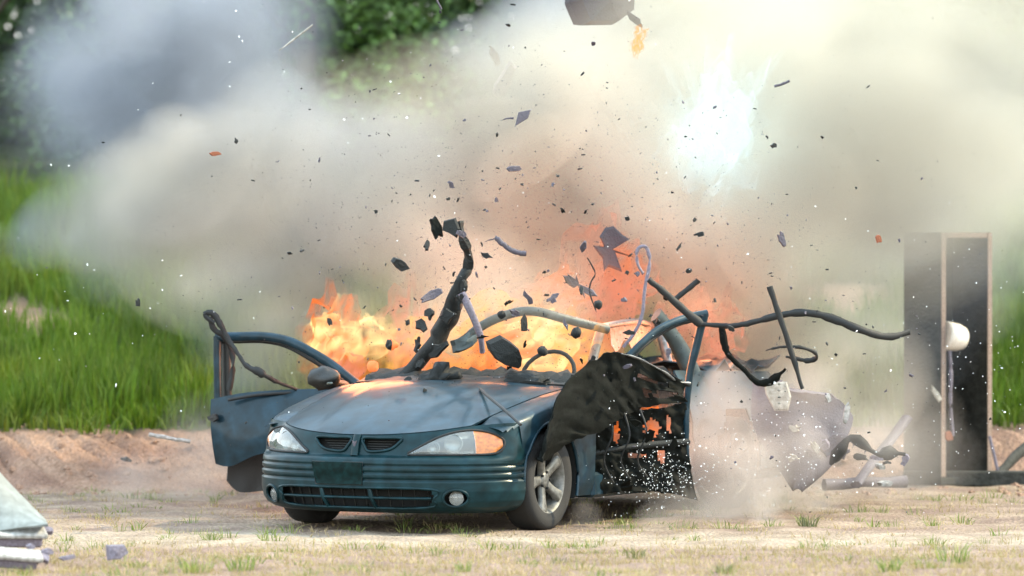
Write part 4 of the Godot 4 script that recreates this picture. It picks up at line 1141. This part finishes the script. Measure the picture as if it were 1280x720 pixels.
# ------------------------------------------------------------------ the black box
func build_box() -> void:
	rng.seed = 175
	var base := P(1176, 604, 35.7)
	base.y = terrain_h(base.x, base.z)
	var t := thing("wooden_box", "tall black wooden box with an open front and raw pale edges", "box", base)
	t.rotation.y = 0.55
	var W := 0.46; var Dp := 0.46; var H := 1.84; var th := 0.042
	# origin at the front left corner: x to the right, z to the front
	var pn := func(called: String, c: Vector3, s: Vector3, m: Material) -> void:
		var st := begin()
		box(st, Transform3D(Basis(), c), s, 0.004)
		obj(called, done(st).commit(), m, t)
	pn.call("side_panel", Vector3(th / 2, H / 2, -Dp / 2), Vector3(th, H, Dp), M.black_board)
	pn.call("side_panel", Vector3(W - th / 2, H / 2, -Dp / 2), Vector3(th, H, Dp), M.black_board)
	pn.call("back_panel", Vector3(W / 2, H / 2, -Dp + th / 2), Vector3(W - 2 * th - 0.002, H - 0.01, th), M.black_board)
	pn.call("top_panel", Vector3(W / 2, H - th / 2, -Dp / 2 + 0.01), Vector3(W - 2 * th - 0.002, th, Dp - th - 0.03), M.black_board)
	pn.call("base_panel", Vector3(W / 2, 0.03, -Dp / 2 + 0.01), Vector3(W - 2 * th - 0.002, 0.05, Dp - th - 0.03), M.black_board)
	pn.call("edge_trim", Vector3(th / 2, H / 2 + 0.03, 0.004), Vector3(th - 0.002, H - 0.07, 0.006), M.raw_wood)
	pn.call("edge_trim", Vector3(W - th / 2, H / 2 + 0.03, 0.004), Vector3(th - 0.002, H - 0.07, 0.006), M.raw_wood)
	pn.call("edge_trim", Vector3(W / 2, H - th / 2, 0.002), Vector3(W - 2 * th - 0.004, th - 0.004, 0.006), M.raw_wood)
	var o := obj("white_bowl", lathe_mesh([Vector2(0.0, 0.2), Vector2(0.05, 0.196), Vector2(0.085, 0.17), Vector2(0.102, 0.12), Vector2(0.106, 0.06), Vector2(0.108, 0.0), Vector2(0.1, 0.0), Vector2(0.0, 0.01)]), M.porcelain)
	o.transform = t.transform * Transform3D(Basis(Vector3.BACK, -0.12), Vector3(th + 0.002, 1.09, -0.03))
	tag(o, "white rounded bowl fixed to the inner left wall of the black box", "bowl")
	var q := t.transform
	var hang := bar([q * Vector3(0.07, 0.98, 0.01), q * Vector3(0.08, 0.8, 0.012), q * Vector3(0.075, 0.6, 0.012), q * Vector3(0.1, 0.36, 0.01)], 0.016, 0.012)
	obj_at("hanging_strap", hang, M.grey_trim, "grey strap hanging below the white bowl in the black box", "strap")
	var sc := flung("torn_scrap", 1170, 492, 35.4, 9, 28, 0.5, M.pale_trim, "pale torn scrap flying in front of the black box", "debris", 0.35)
	sc.name = "torn_scrap"
	flung("rust_scrap", 1186, 545, 35.4, 12, 16, 0.2, M.rust_flake, "orange brown scrap against the edge of the black box", "debris", 0.4)
	var st := begin()
	box(st, Transform3D(Basis(Vector3.UP, 0.03), Vector3.ZERO), Vector3(1.7, 0.11, 0.14), 0.01)
	o = obj("timber_beam", done(st).commit(), M.black_board)
	o.position = P(1215, 598, 35.9)
	o.position.x += 0.35
	tag(o, "dark timber beam lying along the foot of the black box", "beam")
	strip("timber_brace", [[1246, 594, 35.9], [1268, 572, 36.1], [1310, 535, 36.4]], 0.045, 0.035, M.black_board, "dark timber brace slanting up at the right edge of the picture", "beam", PackedFloat32Array(), 2)
	strip("thin_stake", [[1237, 545, 35.7], [1243, 570, 35.7], [1247, 588, 35.7]], 0.012, 0.012, M.grey_trim, "thin grey stake leaning on the right edge of the black box", "stake", PackedFloat32Array(), 2)

func lathe_mesh(prof: Array) -> ArrayMesh:
	var st := begin()
	lathe(st, prof, 28)
	return done(st).commit()

# ------------------------------------------------------------------ fire and flash
# a curled sheet of flame: part of a lumpy shell that thins out to nothing towards its rim
func flame_sheet(r: Vector3, facing: Vector3, seed_: float, thick: float, open := 0.1, rough := 1.5) -> ArrayMesh:
	var st := begin()
	var g := []
	var al := []
	var n := 17
	for i in n + 1:
		var a := PI * i / n
		for_row(g, al, a, n, r, facing, seed_, thick, open, rough)
	for i in n:
		for j in n * 2:
			if maxf(maxf(al[i][j], al[i + 1][j]), maxf(al[i][j + 1], al[i + 1][j + 1])) < 0.004: continue
			for e in [[i, j], [i, j + 1], [i + 1, j + 1], [i, j], [i + 1, j + 1], [i + 1, j]]:
				st.set_color(Color(0, 0, 0, al[e[0]][e[1]]))
				st.add_vertex(g[e[0]][e[1]])
	return done(st).commit()

func for_row(g: Array, al: Array, a: float, n: int, r: Vector3, facing: Vector3, seed_: float, thick: float, open: float, rough: float) -> void:
	var row := PackedVector3Array()
	var ar := PackedFloat32Array()
	for j in n * 2 + 1:
		var b := TAU * (j % (n * 2)) / (n * 2)
		var d := Vector3(sin(a) * cos(b), cos(a), sin(a) * sin(b))
		var s := d * 55.0 + Vector3.ONE * seed_ * 41.0
		row.append(d * r * (1.0 + 0.8 * noise2.get_noise_3dv(s) + 0.3 * noise2.get_noise_3dv(s * 3.0)))
		var f := smoothstep(open, 0.95, d.dot(facing))
		ar.append(thick * f * clampf(0.5 + rough * noise2.get_noise_3dv(s * 2.2 + Vector3(9, 3, 1)), 0.0, 1.0))
	g.append(row)
	al.append(ar)

func lick(parent: Node3D, inv: Transform3D, px: float, py: float, d: float, rx: float, ry: float, m: Material, thick: float, rough := 1.5) -> void:
	var s := d / FOC
	var face := Vector3(rng.randf_range(-0.5, 0.5), rng.randf_range(-0.3, 0.4), 1).normalized()
	var o := obj("flame_sheet", flame_sheet(Vector3(rx * s, ry * s, (rx + ry) * 0.35 * s), face, rng.randf() * 50.0, thick, 0.2, rough), m, parent)
	o.position = inv * P(px, py, d)

func build_fire() -> void:
	rng.seed = 84
	flame_mat("flame_yellow", 1.0, 0.45, 0.09, 0.85)
	flame_mat("flame_orange", 1.0, 0.2, 0.03, 0.72)
	flame_mat("flame_core", 1.0, 0.7, 0.28, 1.15)
	flame_mat("flame_pink", 1.0, 0.33, 0.2, 0.62)
	flame_mat("flash_white", 0.62, 0.88, 1.0, 1.2)
	var t := thing("flames", "orange and yellow fire burning inside the wrecked car", "fire", P(640, 600, 31.9))
	var inv := t.transform.affine_inverse()
	for q in [[668, 452, 84, 46, 32.9], [470, 452, 70, 46, 33.6], [560, 470, 60, 24, 33.2], [742, 350, 46, 60, 33.4], [866, 425, 42, 52, 34.0], [700, 400, 60, 50, 33.2]]:   # the dense body of the fire
		lick(t, inv, q[0], q[1], q[4], q[2] * 1.25, q[3] * 1.25, M.flame_orange if q[0] < 690 else M.flame_pink, 1.0 if q[0] < 690 else 0.5, 0.9)
	for k in 11:      # heart of the fire over the dashboard
		lick(t, inv, rng.randf_range(600, 735), rng.randf_range(395, 478), rng.randf_range(31.9, 32.6), rng.randf_range(34, 58), rng.randf_range(28, 48), [M.flame_yellow, M.flame_orange, M.flame_core][k % 3], 1.0)
	for k in 8:      # left half
		lick(t, inv, rng.randf_range(405, 545), rng.randf_range(405, 480), rng.randf_range(32.9, 33.4), rng.randf_range(30, 50), rng.randf_range(32, 54), [M.flame_yellow, M.flame_orange, M.flame_pink, M.flame_core][k % 4], 0.9)
	for k in 7:      # rising above the roof
		lick(t, inv, rng.randf_range(690, 790), rng.randf_range(310, 400), rng.randf_range(33.0, 33.6), rng.randf_range(26, 44), rng.randf_range(30, 56), [M.flame_pink, M.flame_orange, M.flame_pink][k % 3], 0.55)
	for k in 4:      # behind the driver door
		lick(t, inv, rng.randf_range(830, 910), rng.randf_range(385, 460), rng.randf_range(33.3, 33.8), rng.randf_range(22, 36), rng.randf_range(28, 50), M.flame_pink, 0.45)
	for q in [[815, 535], [780, 545], [835, 575]]:      # seen through the holes of the door
		lick(t, inv, q[0], q[1], 32.0, 34, 34, M.flame_orange, 1.0, 0.8)
	t = thing("small_flame", "small yellow flame on the charred chunk at the top edge", "fire", P(795, 58, 31.9))
	inv = t.transform.affine_inverse()
	for q in [[794, 62, 9, 16], [800, 42, 10, 9], [797, 52, 8, 14]]: lick(t, inv, q[0], q[1], 31.9, q[2], q[3], M.flame_yellow, 0.8)
	t = thing("burning_ember", "round orange ember floating above the passenger side of the bonnet", "ember", P(466, 458, 31.0))
	obj("flame_ball", lump(Vector3.ONE * 0.037, 0.1, 2.0, 10).commit(), ember(), t)
	t = thing("burning_ember", "half burnt ember with a black side left of the pillar", "ember", P(491, 431, 31.0))
	obj("flame_ball", lump(Vector3.ONE * 0.032, 0.3, 6.0, 10).commit(), ember(), t)
	obj("burnt_side", lump(Vector3(0.022, 0.032, 0.03), 0.4, 7.0, 8, Transform3D(Basis(), Vector3(-0.02, 0, 0.015))).commit(), M.charred, t)
	t = thing("white_flash", "blinding white flash bursting in the smoke above the car", "flash", P(895, 200, 33.6))
	inv = t.transform.affine_inverse()
	for q in [[890, 165, 66, 90, 0.16], [886, 182, 56, 70, 0.2], [894, 170, 44, 70, 0.24], [868, 190, 40, 48, 0.2], [884, 212, 44, 40, 0.16], [908, 140, 34, 60, 0.2], [938, 118, 10, 50, 0.2], [868, 112, 9, 52, 0.2], [848, 150, 16, 44, 0.16], [925, 150, 16, 56, 0.2], [886, 92, 7, 46, 0.2], [910, 88, 7, 48, 0.2], [955, 100, 7, 46, 0.18], [846, 112, 6, 44, 0.16]]:
		lick(t, inv, q[0], q[1], 33.6, q[2], q[3], M.flash_white, q[4], 1.1)
		t.get_child(t.get_child_count() - 1).rotation.z = -(q[0] - 892.0) * 0.009 if q[2] < 20 else 0.0
	# their light
	lamp("fire_light", P(668, 415, 32.5), Color(1.0, 0.6, 0.36), 2.4, 0.35)
	lamp("fire_light", P(470, 450, 32.2), Color(1.0, 0.6, 0.38), 0.8, 0.3)
	lamp("fire_light", P(760, 350, 32.4), Color(1.0, 0.6, 0.4), 0.5, 0.3)
	lamp("fire_light", P(865, 430, 33.5), Color(1.0, 0.6, 0.4), 0.7, 0.3)
	lamp("flash_light", P(892, 172, 33.4), Color(0.74, 0.93, 1.0), 1.0, 0.4)

func ember() -> StandardMaterial3D:
	if M.has("ember_glow"): return M.ember_glow
	var m := mat("ember_glow", lin(0.4, 0.1, 0.03), 0.9)
	m.emission_enabled = true
	m.emission = lin(1.0, 0.22, 0.05); m.emission_energy_multiplier = 0.5
	return m

func lamp(called: String, at: Vector3, c: Color, e: float, size: float) -> void:
	var l := OmniLight3D.new()
	l.name = numbered(called)
	l.light_color = c; l.light_energy = e; l.light_size = size
	l.omni_range = 60.0; l.omni_attenuation = 2.0; l.shadow_enabled = true
	add_child(l)
	l.position = at

# ------------------------------------------------------------------ smoke
func puffs(t: Node3D, list: Array, col: Color) -> void:
	for q in list:      # [px, py, spread x, spread y, distance, its spread, count, radius from, to (m), optical depth of one]
		for k in int(q[6]):
			for tries in 40:
				var r := lerpf(q[7], q[8], pow(rng.randf(), 1.5))
				var px := rng.randfn(q[0], q[2]); var py := rng.randfn(q[1], q[3])
				var d := rng.randfn(q[4], q[5])
				var rp := r / d * FOC
				if px > 1290 or py < -30: continue
				if clear_of(px, py, rp, 475, 70, 95, 75) and clear_of(px, py, rp, 60, 462, 190, 110) and clear_of(px, py, rp, 0, 20, 40, 60) and clear_of(px, py, rp, 15, 215, 60, 40):
					if q[9] > 0.25 and not clear_of(px, py, rp * 1.3, 1185, 450, 60, 140): d = maxf(d, 38.6)
					var rr := Vector3(r * rng.randf_range(1.2, 2.0), r * rng.randf_range(1.0, 1.6), r * rng.randf_range(1.0, 1.3))
					puff(t, P(px, py, d) - t.position, rr, rng.randf_range(-0.8, 0.8), q[9] * rng.randf_range(0.7, 1.5) / (2.0 * rr.z), col)
					break

func clear_of(px: float, py: float, rp: float, cx: float, cy: float, rx: float, ry: float) -> bool:    # the air stays clear here, down to the trees and the grass
	return Vector2((px - cx) / (rx + rp * 0.85), (py - cy) / (ry + rp * 0.75)).length() > 1.0

func puff(t: Node3D, at: Vector3, r: Vector3, turn: float, rho: float, col: Color) -> void:    # a wisp that thins out evenly from its middle to its rim
	var key := "%s %.2f" % [col, rho]
	if not M.has(key):
		var fm := FogMaterial.new()
		fm.albedo = col; fm.density = snappedf(rho, 0.01)
		M[key] = fm
	var f := FogVolume.new()
	f.shape = RenderingServer.FOG_VOLUME_SHAPE_CONE
	f.size = Vector3(r.x * 2.0, r.z * 2.0, r.y * 2.0)
	f.material = M[key]
	f.name = "smoke_puff"
	t.add_child(f, true)
	f.transform = Transform3D(Basis(Vector3.BACK, turn) * Basis.from_euler(Vector3(PI / 2 * (1.0 if rng.randf() < 0.5 else -1.0) + rng.randf_range(-0.3, 0.3), rng.randf_range(-0.3, 0.3), 0)), at)

func build_smoke() -> void:
	rng.seed = 71
	var grey := lin(0.42, 0.46, 0.52)
	var t := thing("smoke_cloud", "huge cream white smoke cloud billowing over the right half", "smoke", P(950, 300, 34.0))
	tag(t, "", "", "", "stuff")
	puffs(t, [[1110, 90, 140, 90, 34.8, 0.5, 22, 0.35, 0.9, 0.8], [880, 190, 120, 110, 34.6, 0.5, 17, 0.28, 0.75, 0.6], [960, 390, 80, 80, 34.3, 0.4, 14, 0.22, 0.6, 0.55], [1080, 225, 140, 50, 34.4, 0.5, 11, 0.25, 0.7, 0.55]], lin(0.86, 0.81, 0.65))
	t = thing("smoke_cloud", "tan smoke rising straight above the burning car", "smoke", P(600, 300, 34.2))
	tag(t, "", "", "", "stuff")
	puffs(t, [[630, 250, 160, 60, 34.5, 0.4, 27, 0.28, 0.7, 0.62], [690, 225, 60, 45, 34.2, 0.3, 7, 0.25, 0.5, 0.55], [590, 370, 150, 40, 34.0, 0.4, 11, 0.2, 0.5, 0.5]], lin(0.98, 0.91, 0.73))
	t = thing("smoke_cloud", "dull tan smoke drifting low over the grass left of the fire", "smoke", P(330, 290, 34.6))
	tag(t, "", "", "", "stuff")
	puffs(t, [[310, 265, 105, 50, 34.8, 0.5, 25, 0.2, 0.5, 0.5]], lin(0.78, 0.73, 0.62))
	t = thing("smoke_cloud", "blue grey smoke drifting across the trees at upper left", "smoke", P(250, 200, 35.0))
	tag(t, "", "", "", "stuff")
	puffs(t, [[205, 100, 120, 75, 35.8, 0.5, 32, 0.25, 0.65, 0.6], [430, 190, 100, 30, 35.2, 0.4, 9, 0.2, 0.4, 0.5], [660, 60, 60, 60, 35.4, 0.4, 10, 0.2, 0.5, 0.55], [120, 280, 90, 28, 35.8, 0.4, 10, 0.18, 0.4, 0.42], [280, 400, 40, 40, 35.0, 0.3, 4, 0.2, 0.45, 0.35]], lin(0.42, 0.46, 0.52))
	t = thing("smoke_cloud", "thin grey smoke in front of the top of the black box", "smoke", P(1180, 300, 34.6))
	tag(t, "", "", "", "stuff")
	puffs(t, [[1170, 280, 70, 40, 34.5, 0.2, 5, 0.3, 0.6, 0.24], [1180, 430, 50, 70, 34.5, 0.2, 3, 0.3, 0.6, 0.16]], grey)
	t = thing("dust_cloud", "low tan dust kicked up along the ground beside the driver door", "dust", P(930, 600, 31.8))
	tag(t, "", "", "", "stuff")
	puffs(t, [[905, 605, 40, 25, 31.8, 0.2, 10, 0.12, 0.3, 0.36], [915, 560, 32, 45, 32.1, 0.2, 9, 0.16, 0.34, 0.4], [1000, 540, 40, 40, 31.9, 0.2, 6, 0.16, 0.3, 0.3], [930, 530, 45, 50, 33.6, 0.3, 6, 0.18, 0.42, 0.42], [1000, 620, 60, 14, 32.4, 0.2, 6, 0.12, 0.3, 0.25], [850, 648, 70, 8, 31.0, 0.2, 5, 0.1, 0.3, 0.25], [240, 560, 40, 40, 33.8, 0.2, 6, 0.2, 0.4, 0.25], [1060, 540, 40, 40, 33.6, 0.3, 5, 0.2, 0.5, 0.25]], lin(0.94, 0.83, 0.72))
	t = thing("smoke_cloud", "thin veil of tan smoke drifting in front of the flames", "smoke", P(620, 395, 31.7))
	tag(t, "", "", "", "stuff")
	puffs(t, [[620, 395, 130, 40, 31.7, 0.2, 8, 0.2, 0.42, 0.13]], lin(0.98, 0.91, 0.73))
	t = thing("smoke_cloud", "faint grey haze of smoke at the far left edge before the trees", "smoke", P(70, 170, 36.4))
	tag(t, "", "", "", "stuff")
	puffs(t, [[90, 150, 60, 60, 36.6, 0.3, 7, 0.4, 0.7, 0.24]], grey)

# ------------------------------------------------------------------
func _ready() -> void:
	rng.seed = 20240611
	noise.seed = 4; noise.frequency = 0.05; noise.fractal_octaves = 3
	noise2.seed = 11; noise2.frequency = 0.02; noise2.fractal_octaves = 4
	cam_basis = Basis(Vector3.RIGHT, -62.0 / FOC)
	var cam := Camera3D.new()
	cam.name = "camera"
	cam.fov = rad_to_deg(2.0 * atan(360.0 / FOC))
	cam.near = 0.1; cam.far = 1200.0
	add_child(cam)
	cam.transform = Transform3D(cam_basis, CAM)
	var lens := CameraAttributesPhysical.new()
	lens.frustum_focal_length = 24.0 * FOC / 720.0
	lens.frustum_focus_distance = 30.6
	lens.frustum_near = 0.1; lens.frustum_far = 1200.0
	lens.exposure_aperture = 2.0
	cam.attributes = lens
	cam.current = true
	var env := Environment.new()
	env.background_mode = Environment.BG_SKY
	var sm := ProceduralSkyMaterial.new()
	sm.sky_top_color = lin(0.55, 0.7, 0.85); sm.sky_horizon_color = lin(1.0, 0.98, 0.9); sm.sky_curve = 0.2
	sm.ground_bottom_color = lin(0.3, 0.26, 0.2); sm.ground_horizon_color = lin(0.5, 0.48, 0.42)
	sm.sun_angle_max = 1.0
	sm.sky_energy_multiplier = 1.6
	var sky := Sky.new()
	sky.sky_material = sm
	env.sky = sky
	env.tonemap_mode = Environment.TONE_MAPPER_LINEAR
	env.tonemap_exposure = 1.55
	env.volumetric_fog_enabled = true
	env.volumetric_fog_density = 0.0
	env.sdfgi_enabled = true; env.ssao_enabled = true; env.ssil_enabled = true
	var we := WorldEnvironment.new()
	we.name = "world_environment"
	we.environment = env
	add_child(we)
	var sun := DirectionalLight3D.new()
	sun.name = "sun"
	sun.light_energy = 1.6
	sun.light_color = Color(1.0, 0.92, 0.76)
	sun.light_angular_distance = 0.5
	sun.shadow_enabled = true
	add_child(sun)
	sun.look_at_from_position(Vector3(0.74, 0.64, -0.2) * 50.0, Vector3.ZERO)

	materials()
	build_terrain()
	build_trees()
	build_grass()
	build_box()
	car = thing("wrecked_car", "dark teal saloon car exploding, doors blown open and fire inside", "car", P(437, 668, 30.0))
	car.position.y = 0.0
	car.rotation.y = -deg_to_rad(28.0)
	car.scale = Vector3(1.04, 1.0, 1.0)
	car_inv = car.transform.affine_inverse()
	build_car_nose()
	build_car_body()
	build_doors()
	build_fire()
	build_smoke()
	build_debris()
	tufts()

func build_trees() -> void:
	rng.seed = 110
	var list := [[-5.4, -18.5, 8.5, 2.4, 0.75, "dark tree at the far left edge of the wood"], [-3.4, -21.0, 9.0, 2.4, 0.9, "tree behind the grey smoke at upper left"], [-2.1, -19.0, 8.5, 2.4, 1.7, "sunlit tree showing through the gap in the smoke"],  # the gap tree's sunlight is put into its lighter leaf colour
		[0.2, -22.0, 9.5, 2.5, 0.95, "tree just right of the gap in the smoke"], [2.2, -20.0, 9.0, 2.4, 0.9, "tree hidden behind the white flash"], [4.4, -22.0, 9.0, 2.4, 0.9, "tree behind the cream smoke at upper right"], [6.4, -19.5, 8.5, 2.3, 1.0, "tree at the far right edge of the wood"],
		[-7.5, -24.0, 10.0, 2.8, 0.8, "tall tree behind the far left tree"], [-2.6, -26.0, 10.0, 2.8, 0.7, "tall dark tree behind the sunlit tree"], [1.4, -27.0, 10.0, 2.8, 0.7, "tall dark tree deep behind the flash"], [8.5, -25.0, 10.0, 2.8, 0.8, "tall tree behind the far right tree"]]
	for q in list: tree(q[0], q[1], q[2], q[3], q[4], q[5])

	# the far wood that closes the view between and behind the trees
	var st := begin()
	st.set_smooth_group(-1)
	for k in 260:
		var dv := Vector3(rng.randfn(), rng.randfn(), rng.randfn()).normalized()
		var p := dv * pow(rng.randf(), 0.4) * 0.8
		var u := Vector3(rng.randfn(), rng.randfn() * 0.6, rng.randfn()).normalized()
		var v := u.cross(dv + Vector3(0, 0.6, 0)).normalized() * 0.06
		u *= 0.1
		var q := rng.randf_range(0.7, 1.3)
		st.set_color(Color(0.045 * q, 0.09 * q, 0.02 * q))
		tri(st, p - u, p + v, p + u)
		tri(st, p - u, p + u, p - v)
	var clump := done(st).commit()
	var spots := []
	for k in 900:
		var z := rng.randf_range(-38.0, -28.0)
		var x := rng.randf_range(-1.0, 1.0) * 12.0
		var q := rng.randf_range(0.6, 1.3)
		spots.append([Transform3D(Basis(Vector3.UP, rng.randf() * TAU).scaled(Vector3.ONE * rng.randf_range(0.8, 1.5)), Vector3(x, terrain_h(x, z) + 9.0 * rng.randf(), z)), Color(q, q, q)])
	scatter("far_wood", clump, M.leaf, spots, "far off mass of dark green wood closing the view", "wood")

func tufts() -> void:
	rng.seed = 136
	tuft(1192, 702, 0.17, 46, "green tuft at lower right with long splayed blades", 1.0)
	tuft(1010, 658, 0.11, 60, "wide dark tuft on the sand below the torn grey panel", 0.0)
	tuft(245, 716, 0.14, 46, "yellow green tuft at the bottom edge left of the car", 1.0)
	tuft(302, 714, 0.13, 40, "yellow green tuft at the bottom edge below the car's left corner", 1.0)
	tuft(795, 698, 0.09, 30, "small tuft on the sand below the front wheel", 0.0)
	tuft(1110, 714, 0.1, 44, "low green tuft at the bottom edge left of the splayed tuft", 1.0)
	tuft(905, 716, 0.08, 30, "low sparse tuft at the bottom edge right of centre", 0.0)
	tuft(505, 660, 0.11, 10, "thin blades in the shade under the bumper", 1.0)
	tuft(700, 704, 0.07, 22, "short pale tuft right below the tyre on the sand", 0.0)
	tuft(580, 714, 0.08, 24, "low green tuft at the bottom edge below the bumper", 1.0)
